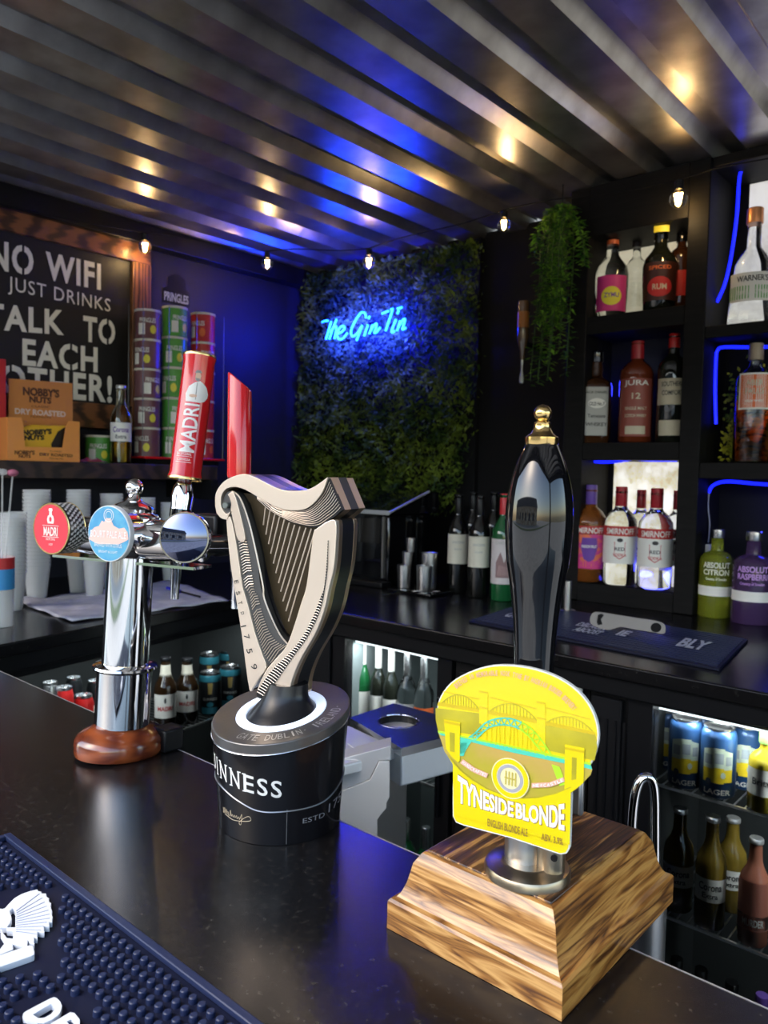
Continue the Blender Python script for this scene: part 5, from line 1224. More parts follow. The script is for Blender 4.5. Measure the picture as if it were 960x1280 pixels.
# --- top left bay
p, h, r = place(763, 2.56, zA + .001, 284, 40); bottle('gin_bottle', 'clear gin bottle with pink band and round yellow label, left in the top bay', p, h, r, 'round', glass, (lab_o, .80, .36), None, [dict(z=(.06, .44), m=lab_p, arc=120, p=[(ell(0, .22, .62, .10), lab_y)], t=[('ZYMU', .23, .05, .9, lab_v)])], rz=None)
p, h, r = place(793, 2.63, zA + .001, 300, 27); bottle('vodka_bottle', 'small plain clear bottle behind the two larger bottles of the top bay', p, h, r, 'spirit', glass, (dark, .90, .42), None, [dict(z=(.15, .45), m=tint, arc=120)])
p, h, r = place(823, 2.55, zA + .001, 273, 42); bottle('rum_bottle', 'dark rum bottle with round red label in the top bay', p, h, r, 'round', dglass, (blackg, .76, .40), None, [dict(z=(.10, .50), m=mat('rum_label_dark', (.05, .015, .01), .4), arc=130, p=[(ell(0, .24, .72, .105), lab_r)], t=[('SPICED', .44, .04, 1.3, lab_o), ('RUM', .24, .06, .8, lab_c)]), dict(z=(.80, .93), m=lab_y, arc=50)])
p, h, r = place(849, 2.62, zA + .001, 289, 30); bottle('liqueur_bottle', 'slim dark brown bottle against the right post of the top bay', p, h, r, 'tall', mat('brown_glass', (.05, .018, .008), .05, coat=.5), (blackg, .86, .45), None, [dict(z=(.2, .5), m=lab_r, arc=110)])
# --- second bay
p, h, r = place(742, 2.55, zB + .001, 440, 38); bottle('whiskey_bottle', 'square whiskey bottle with black and white label', p, h, r, 'square', mat('whiskey_dark', (.05, .018, .006), .05, coat=.4), (blackg, .88, .46), None, [dict(z=(.08, .60), m=lab_grey, arc=74, t=[('JACK DANIEL\'S', .54, .035, 1.4, lab_k), ('OLD No.7', .42, .04, .9, lab_k), ('Tennessee', .29, .04, 1.0, lab_k), ('WHISKEY', .20, .04, 1.2, lab_k)], p=[(ell(0, .425, .5, .055), lab_w)])], sq=1.16, rz=face_rz(p) + .12)
p, h, r = place(793, 2.55, zB + .001, 427, 41); bottle('whisky_bottle', 'amber single malt bottle with red foil neck and number 12', p, h, r, 'tall', mat('whisky_red', (.16, .03, .010), .05, coat=.4), (redcap, .74, .37), None, [dict(z=(.06, .62), m=mat('label_rust', (.30, .07, .05), .45), arc=120, t=[('JURA', .57, .065, 1.5, lab_w), ('12', .45, .06, .5, lab_c), ('SINGLE MALT', .33, .03, 1.3, lab_c), ('SCOTCH WHISKY', .26, .03, 1.3, lab_c)], p=[([(-.6, .08), (.6, .08), (.6, .16), (-.6, .16)], lab_c)])])
p, h, r = place(838, 2.55, zB + .001, 418, 37); bottle('liqueur_bottle', 'dark bottle with cream label and red screw cap at the right of the middle bay', p, h, r, 'tall', dglass, (mat('bright_red_cap', (.60, .02, .02), .3), .87, .36), None, [dict(z=(.34, .58), m=lab_c, arc=130, t=[('SOUTHERN', .53, .045, 1.5, lab_k), ('COMFORT', .45, .045, 1.4, lab_k)]), dict(z=(.06, .20), m=lab_c, arc=100)])
# --- vodka bay
zV = 1.166
def smir(px, Y, top, wd, label, second=False, flav=False):
    p, h, r = place(px, Y, zV, top, wd)
    rb = ('SMIRNOFF', .535, .060, 1.75, lab_w)
    if flav:
        return bottle('vodka_bottle', label, p, h, r, 'spirit', mat('passion_glass', (.85, .26, .05), .03, .0, .8, 1.4), (violcap, .80, .36), None, [dict(z=(.50, .58), m=lab_r, arc=170, t=[rb]), dict(z=(.16, .495), m=mat('label_magenta_orange', (.80, .18, .08), .4, noise=(40, (.65, .05, .25), .45, .55)), arc=150, p=[([(-.42, .46), (.42, .46), (.5, .36), (.30, .24), (0, .21), (-.30, .24), (-.5, .36)], lab_v)], t=[('PASSION FRUIT', .37, .03, .9, lab_w)]), dict(z=(.14, .22), m=lab_p, arc=140)])
    return bottle('vodka_bottle', label, p, h, r, 'spirit', glass, (redcap, .80, .36), None, [dict(z=(.50, .60), m=lab_r, arc=165, t=[('SMIRNOFF', .548, .062, 1.8, lab_w)]), dict(z=(.22, .497), m=lab_w, arc=165, t=[('RED', .37, .035, .6, lab_k), ('VODKA', .31, .03, .8, lab_r)], p=[([(-.36, .44), (-.32, .43), (-.32, .30), (0, .265), (0, .275), (-.29, .305), (-.29, .44)], lab_r), ([(.36, .44), (.32, .43), (.32, .30), (0, .265), (0, .275), (.29, .305), (.29, .44)], lab_r), (ell(0, .46, .18, .02), lab_k)])])
smir(735, 2.53, 606, 41, 'orange flavoured vodka bottle with violet cap and pink label', flav=True)
smir(773, 2.54, 608, 40, 'clear vodka bottle with red cap, directly right of the orange one')
smir(817, 2.54, 610, 42, 'clear vodka bottle with red cap, nearest the right post of the bright bay')
smir(798, 2.64, 612, 32, 'clear vodka bottle with dark red cap standing behind between the front two')
smir(843, 2.64, 613, 30, 'clear vodka bottle mostly hidden behind the right-hand post')
# --- right column
p, h, r = place(938, 2.55, zD + .001, 262, 56); bottle('gin_bottle', 'clear flared gin bottle with white and green label in the top right bay', p, h, r, 'flared', glass, (mat('copper_cap', (.60, .25, .10), .3, .6), .87, .34), None, [dict(z=(.18, .42), m=lab_w, arc=120, t=[('WARNER\'S', .37, .05, 1.3, lab_k)]), dict(z=(.20, .31), m=lab_g, arc=124, t=[('ELDERFLOWER', .255, .035, 1.4, lab_w)])])
p, h, r = place(986, 2.63, zD + .001, 290, 36); bottle('gin_bottle', 'clear bottle at the very right edge beside the flared gin', p, h, r, 'spirit', glass, (silver, .88, .36), None, [dict(z=(.2, .5), m=tint, arc=120)])
p, h, r = place(939, 2.55, zE + .001, 430, 45); bottle('whisky_bottle', 'half-full whisky bottle with square orange label in front of foliage', p, h, r, 'tall', glass, (mat('cork_cap', (.42, .33, .24), .4), .86, .38), (mat('amber_liquid', (.80, .22, .035), .02, 0, 1, 1.36), .52), [dict(z=(.44, .74), m=lab_w, arc=98), dict(z=(.455, .725), m=lab_o, arc=86, t=[('ABER', .66, .05, .85, lab_c), ('FALLS', .59, .05, .95, lab_c), ('WELSH WHISKY', .51, .02, .9, lab_w)])])
def absol(px, Y, top, wd, label, ltop, lcol, l1, l2, gc):
    p, h, r = place(px, Y, 1.101, top, wd)
    return bottle('vodka_bottle', label, p, h, r, 'absolut', gc, (silver, .90, .40), None, [dict(z=(.25, .36), m=lab_w, arc=150), dict(z=(.46, .47), m=lcol, arc=1, t=[(l1, .60, .065, 1.55, lcol), (l2, .52, .065, 1.5, lcol), ('Country of Sweden', .44, .04, 1.2, lcol)])])
absol(893, 2.52, 661, 41, 'yellow-green citron vodka bottle standing on the worktop', 0, lab_w, 'ABSOLUT', 'CITRON', mat('citron_glass', (.62, .70, .06), .03, 0, .75, 1.4))
absol(938, 2.49, 664, 47, 'purple lettered raspberry vodka bottle beside the citron bottle', 0, mat('lilac_print', (.62, .35, .80), .5), 'ABSOLUT', 'RASPBERRI', mat('raspberri_glass', (.14, .07, .22), .03, 0, .6, 1.4))
p, h, r = place(978, 2.60, 1.101, 690, 40); bottle('vodka_bottle', 'dark bottle cut off at the right edge on the worktop', p, h, r, 'absolut', mat('plum_glass', (.06, .02, .08), .05, coat=.4), (silver, .90, .40), None, [])
# foliage in the right middle bay
g = MB(); rnd = random.Random(9)
for i in range(1600):
    x = rnd.uniform(xu3 + .02, xu3 + .45); z = zE + .01 + abs(rnd.gauss(0, .10)) * (1.3 if x < xu3 + .2 else 1.6)
    if z > zD2 - .01: continue
    p = V((x, rnd.uniform(2.615, 2.675), z)); d = V((rnd.uniform(-1, 1), -rnd.random() * .5, rnd.uniform(-.6, 1))).normalized(); s_ = d.cross(V((0, 1, 0))).normalized() * .005; L = rnd.uniform(.012, .022)
    g.add([p, p + d * L * .5 + s_, p + d * L, p + d * L * .5 - s_], [(0, 1, 2, 3)])
tag(obj('shelf_foliage', g, leafmat('yellow_moss', (.12, .19, .015), (.55, .52, .04), 14), smooth=False), 'yellow-green foliage behind the orange-labelled whisky bottle', 'plant', kind='stuff')
# --- wine bottles on the worktop
def winep(px, ybase, top, wd): 
    f = onz(px, ybase, 1.101); D = depth(f); r = wd / 2 * D / F; v = V((f.x, f.y, 0)).normalized(); p = V((f.x, f.y, 1.101)) + v * r
    return p, ony(px, top, p.y).z - 1.101, r
winelab = mat('wine_label', (.72, .68, .56), .55)
for px, yb, tp, wd, lbl, lt in ((571, 742, 618, 26, 'leftmost red wine bottle with plain cream label', 1), (597, 748, 619, 27, 'red wine bottle with plain cream label, second from left in front', 1), (589, 728, 615, 24, 'black unlabelled-looking wine bottle behind the two cream labels', 0), (615, 730, 615, 24, 'dark wine bottle behind, just left of the red-capped bottle', 0)):
    p, h, r = winep(px, yb, tp, wd)
    bottle('wine_bottle', lbl, p, h, r, 'wine', mat('wine_glass_dark', (.006, .006, .005), .08, coat=.4), (black, .80, .37), None, [dict(z=(.30, .60), m=winelab, arc=150, t=[('SANCERRE', .52, .025, 1.2, lab_grey), ('ROUGE', .45, .018, .7, lab_grey)])] if lt else [])
p, h, r = winep(627, 752, 617, 30)
bottle('wine_bottle', 'green wine bottle with red foil and landscape label behind the pump handle', p, h, r, 'wine', gglass, (mat('wine_red_foil', (.60, .03, .04), .35), .76, .37), None, [dict(z=(.16, .58), m=mat('wine_label_rose', (.66, .60, .60), .55), arc=150, t=[('CHATEAU', .545, .03, 1.3, lab_grey)], p=[([(-.6, .22), (.6, .22), (.6, .34), (.3, .42), (.1, .36), (-.2, .46), (-.6, .36)], mat('label_scene', (.28, .17, .17), .6)), ([(-.5, .24), (.5, .24), (.4, .32), (-.3, .34)], mat('label_scene_pink', (.45, .28, .27), .6))])])
# --- steel jiggers and tongs on a little black tray
jt = onz(520, 742, 1.101)
tag(obj('bar_caddy', MB().bb(jt.x - .11, jt.x + .09, jt.y - .035, jt.y + .10, 1.101, 1.112), blackg, bevel=.003), 'low black tray holding the steel measures beside the worktop corner', 'tray')
def jig(px, Y, z, top, wd, label):
    p = at_yz(px, Y, z); D = depth(p); h = ony(px, top, Y).z - z; r = wd / 2 * D / F
    t = thing('spirit_measure', label, 'measuring cup', p, 0, 'steel spirit measures')
    obj('cup', MB().lathe([(0, 0), (r * .86, 0), (r * .9, .003), (r, h), (r * 1.05, h + .001), (r * .93, h - .001), (r * .8, .006), (0, .006)], 24), steel, t)
    return p, h
Yj = jt.y + .02; zj = 1.113
p, h = jig(505, Yj, zj, 706, 18, 'left front steel spirit measure standing on the black tray')
p2_, h2 = jig(509, Yj + .002, zj + h + .001, 690, 13, 'middle steel measure standing on the left front one')
jig(513, Yj + .004, zj + h + h2 + .002, 673, 11, 'smallest steel measure topmost of the left pile')
p3_, h3 = jig(530, Yj, zj, 707, 20, 'right front steel spirit measure standing on the black tray')
jig(536, Yj + .05, zj, 691, 20, 'tall steel measure behind the right front one')
g = MB(); a_, b_ = onz(476, 744, 1.116), onz(548, 739, 1.116)
g.tube([a_, lerp(a_, b_, .4) + V((0, 0, .004)), b_], .0028, 8); g.tube([a_ + V((0, .012, 0)), lerp(a_, b_, .4) + V((0, .014, .006)), b_ + V((0, .004, 0))], .0028, 8)
tt = obj('ice_tongs', g, chrome); tag(tt, 'chrome ice tongs lying in front of the steel measures', 'tongs')
# --- black hooded appliance
xa_0, xa_1 = at_yz(418, 2.20, 1.3).x, at_yz(486, 2.20, 1.3).x
zt_h, zb_h = ony(470, 642, 2.20).z, 1.101
ap = thing('coffee_machine', 'black glass-fronted bar machine with sloping hood behind the harp', 'machine', ((xa_0 + xa_1) / 2, 2.35, 1.101))
obj('body', MB().bb(xa_0, xa_1, 2.20, 2.46, zb_h, zt_h), blackg, ap, world=True, bevel=.006)
obj('hood', MB().slab([V((0, 2.165, zt_h)), V((0, 2.165, zt_h + .014)), V((0, 2.40, zt_h + .085)), V((0, 2.47, zt_h + .085)), V((0, 2.47, zt_h))], V((1, 0, 0)), xa_0 - .01, xa_1 + .03), blackg, ap, world=True, bevel=.002)
obj('hood_side_trim', MB().tube([V((xa_1 + .03, 2.163, zt_h + .008)), V((xa_1 + .034, 2.40, zt_h + .088))], .005, 6), mat('grey_trim', (.55, .55, .56), .3, .3), ap, world=True)
obj('hood_edge', MB().bb(xa_0 - .01, xa_1 + .03, 2.162, 2.166, zt_h + .0, zt_h + .016), mat('grey_trim', (.55, .55, .56), .3, .3), ap, world=True)
obj('front_panel', MB().bb(xa_0 + .02, xa_1 - .04, 2.192, 2.199, zb_h + .16, zt_h - .02), mat('smoked_panel', (.02, .018, .016), .05, coat=.8), ap, world=True)
obj('side_rail', MB().bb(xa_1 - .028, xa_1 - .022, 2.192, 2.199, zb_h + .03, zt_h - .01), steel, ap, world=True)
obj('drip_base', MB().bb(xa_0 - .01, xa_1 + .02, 2.14, 2.199, zb_h, zb_h + .02), black, ap, world=True, bevel=.003)
# --- small steel post behind the black handle
q = onz(705, 766, 1.101)
pp_ = thing('steel_post', 'short brushed steel post with round foot right of the black handle', 'post', (q.x, q.y + .02, 1.101))
obj('foot', MB().lathe([(.026, 0), (.026, .006), (.022, .009), (0, .009)], 28), steel, pp_); obj('tube', MB().lathe([(.012, .009), (.012, .10), (0, .10)], 20), steel, pp_)
# --- long mat on the back worktop
c_ = [onz(586, 777, 1.103), onz(899, 838, 1.103), onz(935, 801, 1.103), onz(640, 758, 1.103)]
c_[3] = c_[0] + (c_[2] - c_[1])
bm_ = thing('bar_runner', 'long navy ribbed bar mat with white words on the back worktop', 'bar mat', sum(c_, V()) / 4)
obj('base', MB().slab(c_, V((0, 0, 1)), -.0025, .004), navy, bm_, world=True, bevel=.001)
eu = (c_[1] - c_[0]); ev = (c_[3] - c_[0]); g = MB()
def mp(u, v, z=0): return c_[0] + eu * u + ev * v + V((0, 0, .004 + z))
for i in range(16):
    v = .05 + i * .06; g.slab([mp(.012, v), mp(.988, v), mp(.988, v + .028), mp(.012, v + .028)], V((0, 0, 1)), 0, .003)
obj('ribs', g, navy2, bm_, world=True, smooth=False)
g = MB()
def mt_text(s, u, v, h, w_): text(g, s, lambda a, b: mp(u + a, v + b, .0045), h, w_, weight=.04)
mt_text('DBLACST', .46, .50, .15, .13); mt_text('ABOOST', .475, .32, .15, .11); mt_text('IE', .60, .45, .2, .04); mt_text('BLY', .86, .5, .3, .10); mt_text('THE', .14, .66, .18, .06); mt_text('CHOP', .13, .42, .24, .10)
obj('lettering', g, wr, bm_, world=True, smooth=False)
# --- bar blade leaning on the mat
ob = thing('bottle_opener', 'flat steel bar blade bottle opener leaning at the back of the mat', 'bottle opener', onz(785, 793, 1.108))
YO = 2.02
nO = V((0, -1, .35)).normalized(); PO = onz(785, 793, 1.108)
def O3(x, y): return onp(700 + x / 4, 750 + y / 4, PO, nO)
outl = [(p.x, p.y) for p in smoothpath([(150, 90), (165, 65), (195, 60), (300, 76), (400, 92), (480, 104), (520, 120), (528, 150), (518, 168), (480, 165), (430, 156), (360, 145), (310, 134), (280, 140), (240, 150), (180, 135), (155, 118)], 3, True)]
obj('blade', MB().slab([O3(*p) for p in outl], -nO, 0, .003), mat('worn_steel', (.17, .17, .165), .5, .5), ob, world=True, smooth=False)
g = MB(); g.slab([O3(*p) for p in ((190, 74), (208, 68), (220, 76), (205, 96), (212, 122), (190, 126), (184, 110))], nO, .0002, .0006); g.slab([O3(480 + 27 * math.cos(a), 138 + 24 * math.sin(a)) for a in [2 * math.pi * k / 20 for k in range(20)]], nO, .0002, .0006)
obj('hole', g, blackm, ob, world=True, smooth=False)
# ================================================================ FRIDGE STOCK
def can(label, px, Y, zs_, ytop, wd, bodym, prints=(), group=None, name='drinks_can', lidm=None, topband=None, X=None):
    p = at_xz(px, X, zs_) if X is not None else at_yz(px, Y, zs_); D = depth(p); r = wd / 2 * D / F
    h = (onx(px, ytop, p.x).z if X is not None else ony(px, ytop, p.y).z) - zs_
    t = thing(name, label, 'can', p, face_rz(p), group)
    obj('body', MB().lathe([(r * .8, 0), (r * .95, .004), (r, .010), (r, h * .86), (r * .93, h * .93), (r * .80, h * .965)], 28), bodym, t)
    obj('lid', MB().lathe([(r * .80, h * .962), (r * .86, h * .975), (r * .86, h), (r * .80, h), (r * .76, h * .975), (0, h * .972)], 28), lidm or silver, t)
    if topband: obj('band', MB().lathe([(r * 1.004, h * .80), (r * 1.004, h * .865), (r * .935, h * .932)], 28, cap=False), topband, t)
    ms = {}
    for pr in prints:
        if isinstance(pr[0], str): s, zc_, hh, ww, mm = pr; wrap_text(ms.setdefault(mm.name, MB()), s, r, zc_ * h, hh * h, ww * r)
        else:
            pl, mm = pr[:2]; zo = pr[2] if len(pr) > 2 else .0006; a0, a1 = min(x for x, _ in pl), max(x for x, _ in pl)
            cpoly(ms.setdefault(mm.name, MB()), pl, lambda x, z: V(cyl_pt(r + zo, -math.pi / 2 + x, z * h)))
    for nm, mb in ms.items(): obj('print', mb, MATS[nm], t, smooth=False)
    return t, r, h
blue_can = mat('can_blue', (.018, .055, .14), .3, .2); vyel = mat('van_yellow', (.72, .52, .02), .4); vgl = mat('van_pale', (.55, .62, .50), .4); vgrey = mat('van_grey', (.30, .34, .36), .4); vdk = mat('van_dark', (.02, .03, .05), .4)
def strip(x0, x1, z0, z1, n=6, f0=lambda t: 0, f1=lambda t: 0): return [(x0 + (x1 - x0) * i / n, z0 + f0(i / n)) for i in range(n + 1)] + [(x1 - (x1 - x0) * i / n, z1 + f1(1 - i / n)) for i in range(n + 1)]
van = [(strip(-.85, -.25, .24, .44), vyel), (strip(-.25, .35, .24, .46), vyel), (strip(.35, .85, .26, .44), vyel), (strip(-.85, -.25, .44, .70, f1=lambda t: .04 * t), vgl, .0008), (strip(-.25, .35, .46, .74), vgl, .0008), (strip(.35, .85, .44, .72, f1=lambda t: -.04 * t), vgl, .0008),
       (strip(-.75, -.30, .50, .64), vgrey, .0011), (strip(-.18, .30, .52, .67), vgrey, .0011), (strip(.42, .78, .50, .63), vgrey, .0011), (ell(.30, .36, .14, .045, 14), vgl, .0012), (ell(-.5, .25, .17, .05, 14), vdk, .0013), ('LAGER', .115, .075, 1.5, lab_w)]
zs1, zs2_ = .801, .488
for i, (px, Y, tp, wd, lbl) in enumerate(((855, 1.84, 895, 39, 'blue and yellow lager can at front left of the upper fridge shelf'), (896, 1.84, 906, 42, 'blue and yellow lager can second along the front of the fridge shelf'), (832, 1.93, 886, 30, 'blue lager can half hidden behind the front left can'), (876, 1.96, 889, 32, 'lager can in the second row between the two front cans'), (929, 1.93, 905, 36, 'blue lager can behind the yellow drink bottle'), (914, 2.05, 892, 30, 'lager can at the back right of the upper fridge shelf'))):
    can(lbl, px, Y, zs1, tp, wd, blue_can, van, group='blue and yellow lager cans')
p = at_yz(954, 1.83, zs1); D = depth(p); hh = ony(954, 914, 1.83).z - zs1
bottle('juice_bottle', 'yellow soft drink bottle with green cap at the right of the fridge shelf', p, hh, 38 / 2 * D / F, 'spirit', mat('yellow_drink', (.72, .55, .04), .1, 0, .3, 1.35), (mat('green_cap', (.25, .50, .12), .4), .86, .42), None, [dict(z=(.22, .56), m=lab_w, arc=160, t=[('Britvic', .40, .09, 1.5, lab_k)])])
beerg = mat('pale_beer', (.30, .20, .03), .05, 0, .3, 1.35); crown = mat('crown_cap', (.62, .62, .60), .35, .6)
for px, Y, tp, lbl in ((846, 1.86, 1008, 'pale beer bottle at the left of the lower fridge shelf'), (886, 1.84, 1018, 'pale beer bottle with printed white label in the middle of the lower shelf'), (912, 1.95, 1020, 'pale beer bottle standing behind the middle one on the lower shelf')):
    p = at_yz(px, Y, zs2_); D = depth(p); hh = ony(px, tp, Y).z - zs2_
    bottle('beer_bottle', lbl, p, hh, 36 / 2 * D / F, 'beer', beerg, (crown, .955, .47), None, [dict(z=(.26, .47), m=lab_w, arc=140, t=[('Corona', .40, .07, 1.5, lab_k), ('Extra', .32, .05, 1.0, lab_k)])])
p = at_yz(940, 1.84, zs2_); D = depth(p); hh = ony(940, 1045, 1.84).z - zs2_
bottle('cider_bottle', 'pinkish copper bottle with black lettered label on the lower fridge shelf', p, hh, 36 / 2 * D / F, 'beer', mat('rose_drink', (.45, .16, .10), .1, 0, .2, 1.35), (crown, .955, .47), None, [dict(z=(.16, .62), m=mat('label_copper', (.55, .20, .14), .35, .3), arc=150), dict(z=(.17, .30), m=lab_k, arc=150, t=[('MURDER', .235, .07, 1.4, lab_w)])])
for px, c_k, lbl in ((842, black, 'black capped bottle below the fridge shelf, leftmost'), (872, black, 'black capped bottle below the fridge shelf, second from left'), (910, black, 'black capped bottle below the fridge shelf, third from left'), (948, violcap, 'violet capped bottle at the bottom right of the fridge')):
    p = at_yz(px, 1.86, .14); bottle('mixer_bottle', lbl, p, .22, .03, 'beer', dglass, (c_k, .84, .50), None, [])
# left fridge beyond the harp: wine and spirits
zf = .601
for px, Y, tp, wd, gc, lbl in ((452, 1.86, 798, 17, gglass, 'chilled wine bottle furthest left behind the harp drum'), (471, 1.86, 802, 18, dglass, 'chilled bottle with white neck label, second in the bottle fridge'), (487, 1.86, 806, 18, dglass, 'chilled bottle with white body label, middle of the bottle fridge'), (507, 1.88, 812, 22, glass, 'clear chilled bottle over the round cup hole'), (528, 1.86, 812, 22, glass, 'pale chilled bottle at the right of the bottle fridge')):
    p = at_yz(px, Y, zf); D = depth(p); hh = ony(px, tp, Y).z - zf
    bottle('chilled_bottle', lbl, p, hh, wd * 1.15 / 2 * D / F, 'wine', gc, (lab_w if gc is not glass else silver, .74, .40), None, [dict(z=(.20, .55), m=lab_w if px < 500 else lab_o if px > 520 else lab_grey, arc=140)])
for px, mm, lbl in ((505, lab_o, 'orange labelled bottle on the bottom of the bottle fridge'), (530, lab_c, 'pale labelled bottle on the bottom of the bottle fridge')):
    p = at_yz(px, 1.84, .145); bottle('chilled_bottle', lbl, p, .30, .036, 'wine', gglass, (silver, .78, .40), None, [dict(z=(.2, .6), m=mm, arc=140)])
# left-hand fridge: red cans, lager bottles, dark cans
zl = .661
def inL(px, d):      # point on the plane d behind the left fridge front, at pixel column
    P0 = oL - pL * d; v = RT - FW * ((px - 480) / F)
    # solve (P0 + nL*s + z) . v = 0
    base = V((P0.x, P0.y, zl - CZ)); s_ = -(base.dot(v)) / (nL.dot(v)); return V((P0.x + nL.x * s_, P0.y + nL.y * s_, zl))
def topL(p, px, py): n_ = V((p.x, p.y, 0)).normalized(); return onp(px, py, p, n_).z - p.z
for px, d, tp, wd, lbl in ((206, .11, 821, 25, 'lager bottle with white label nearest the chrome column'), (233, .11, 822, 26, 'lager bottle with white label and red print beside the stout cans')):
    p = inL(px, d); D = depth(p); hh = topL(p, px, tp)
    bottle('lager_bottle', lbl, p, hh, wd * 1.12 / 2 * D / F, 'beer', mat('beer_brown', (.02, .010, .004), .06, coat=.4), (black, .955, .47), None, [dict(z=(.20, .52), m=lab_w, arc=130, t=[('MADRI', .33, .06, 1.3, lab_r)], p=[(ell(0, .44, .1, .04, 10), lab_k)]), dict(z=(.70, .90), m=winelab, arc=1)])
    nk = [o for o in bpy.data.objects if o.parent and o.parent.location == p and False]
    kk = MB().lathe([(wd * 1.12 / 2 * D / F * .56, hh * .72), (wd * 1.12 / 2 * D / F * .45, hh * .80), (wd * 1.12 / 2 * D / F * .42, hh * .90)], 20, cap=False)
    pr_ = [o for o in COL.objects if o.type == 'EMPTY' and o.get('label') == lbl][0]; obj('neck_label', kk, winelab, pr_)
stout = mat('stout_can_black', (.012, .014, .016), .3, .2); cyan = mat('cyan_print', (.03, .20, .26), .4, .3); goldp = mat('gold_print', (.55, .38, .12), .35, .6)
sp = [([(-.22, .78), (.22, .78), (.15, .52), (-.15, .52)], goldp), ('GUINNESS', .40, .06, 1.3, lab_grey), (strip(-.8, .8, .05, .20), cyan), (ell(0, .27, .3, .06, 12), cyan)]
for px, d, tp, wd, lbl in ((262, .11, 839, 27, 'black stout can with gold print, front left'), (287, .11, 832, 27, 'black stout can with gold print, front right against the drum'), (261, .22, 816, 25, 'stout can in the second row behind the front left one'), (285, .22, 812, 25, 'stout can in the second row behind the front right one')):
    p = inL(px, d); D = depth(p); r = wd / 2 * D / F; hh = topL(p, px, tp)
    t = thing('stout_can', lbl, 'can', p, face_rz(p), 'black stout cans')
    obj('body', MB().lathe([(r * .8, 0), (r * .95, .004), (r, .010), (r, hh * .88), (r * .93, hh * .94), (r * .82, hh * .965)], 26), stout, t)
    obj('lid', MB().lathe([(r * .8, hh * .965), (r * .88, hh * .975), (r * .88, hh), (r * .8, hh), (r * .76, hh * .975), (0, hh * .972)], 26), silver, t)
    obj('band', MB().lathe([(r * 1.005, hh * .80), (r * 1.005, hh * .885), (r * .94, hh * .945)], 26, cap=False), cyan, t)
    ms = {}
    for pr in sp:
        if isinstance(pr[0], str): wrap_text(ms.setdefault(pr[4].name, MB()), pr[0], r, pr[1] * hh, pr[2] * hh, pr[3] * r)
        else: cpoly(ms.setdefault(pr[1].name, MB()), pr[0], lambda x, z: V(cyl_pt(r + .0006, -math.pi / 2 + x, z * hh)))
    for nm, mb in ms.items(): obj('print', mb, MATS[nm], t, smooth=False)
redcan = mat('can_red', (.55, .02, .02), .3, .2)
for px, d, tp, wd, cm, lbl in ((104, .12, 868, 24, redcan, 'bright red soft drink can nearest the chrome column'), (80, .12, 858, 22, redcan, 'red soft drink can second from the column above the bar edge'), (62, .12, 852, 20, silver, 'silver topped can left of the red cans above the bar edge'), (92, .24, 846, 20, stout, 'dark can behind the red soft drink cans'), (118, .24, 850, 20, stout, 'dark can behind, partly covered by the chrome column')):
    p = inL(px, d); D = depth(p); r = wd / 2 * D / F; hh = topL(p, px, tp)
    t = thing('soft_drink_can', lbl, 'can', p, face_rz(p))
    obj('body', MB().lathe([(r * .8, 0), (r * .95, .004), (r, .010), (r, hh * .88), (r * .85, hh * .96)], 24), cm, t)
    obj('lid', MB().lathe([(r * .8, hh * .96), (r * .88, hh * .97), (r * .88, hh), (r * .8, hh), (r * .76, hh * .97), (0, hh * .968)], 24), silver, t)
    m3 = MB(); wrap_text(m3, 'cola', r, hh * .5, hh * .2, r * 1.4) if cm is redcan else m3.add([V(cyl_pt(r + .0006, -math.pi / 2 + x, z * hh)) for x, z in strip(-.6, .6, .4, .6)], [list(range(14))]); obj('print', m3, lab_w, t, smooth=False)
# ================================================================ LEFT WALL SHELF GOODS
def shp(px, X=-2.70): return at_xz(px, X, zs + .001)
def xtop(px, py, X): return onx(px, py, X).z
# can rack
Xr = -2.76
ra_y = [at_xz(px, Xr, zs).y for px in (183.5, 217, 252)]
rk = thing('snack_can_rack', 'wire rack for snack tubes with red base and header sign on the wall shelf', 'display rack', (Xr, ra_y[1], zs))
yA, yB2 = at_xz(168, Xr, zs).y, at_xz(269, Xr, zs).y
obj('red_base', MB().bb(Xr - .06, Xr + .07, yA, yB2, zs + .022, zs + .032), red, rk, world=True, bevel=.003, label='red base tray')
obj('foot', MB().bb(Xr - .05, Xr + .05, yA + .02, yB2 - .02, zs + .001, zs + .022), black, rk, world=True)
zr_t = onx(217, 381, Xr + .05).z
cr_r = (at_xz(199.5, Xr, zs).y - at_xz(168, Xr, zs).y) / 2 * .97
for yy in (yA + .002, (ra_y[0] + ra_y[1]) / 2, (ra_y[1] + ra_y[2]) / 2, yB2 - .002):
    obj('wire_upright', MB().tube([V((Xr + .055, yy, zs + .03)), V((Xr + .055, yy, zr_t - .01))], .0016, 6).tube([V((Xr - .05, yy, zs + .03)), V((Xr - .05, yy, zr_t - .01))], .0016, 6), mat('rack_wire', (.10, .10, .10), .35, .6), rk, world=True)
hz0, hz1 = onx(217, 379, Xr).z, onx(217, 344, Xr).z; yc = at_xz(220, Xr, hz0).y; hw = cr_r * 1.1
hdr = obj('header_sign', MB().slab([V((Xr, yc + y * hw, hz0 + (hz1 - hz0) * z)) for y, z in ((-1.05, -.05), (1.05, -.05), (1.1, .45), (.75, .55), (.7, .9), (.2, 1.05), (-.2, 1.05), (-.7, .9), (-.75, .55), (-1.1, .45))], V((1, 0, 0)), 0, .003), black, rk, world=True, smooth=False, label='black header sign with white word')
g = MB(); text(g, 'PRINGLES', lambda a, b: V((Xr + .0036, yc + a, hz0 + (hz1 - hz0) * .20 + b)), (hz1 - hz0) * .32, hw * 1.9, weight=.03); obj('lettering', g, white, hdr, world=True, smooth=False)
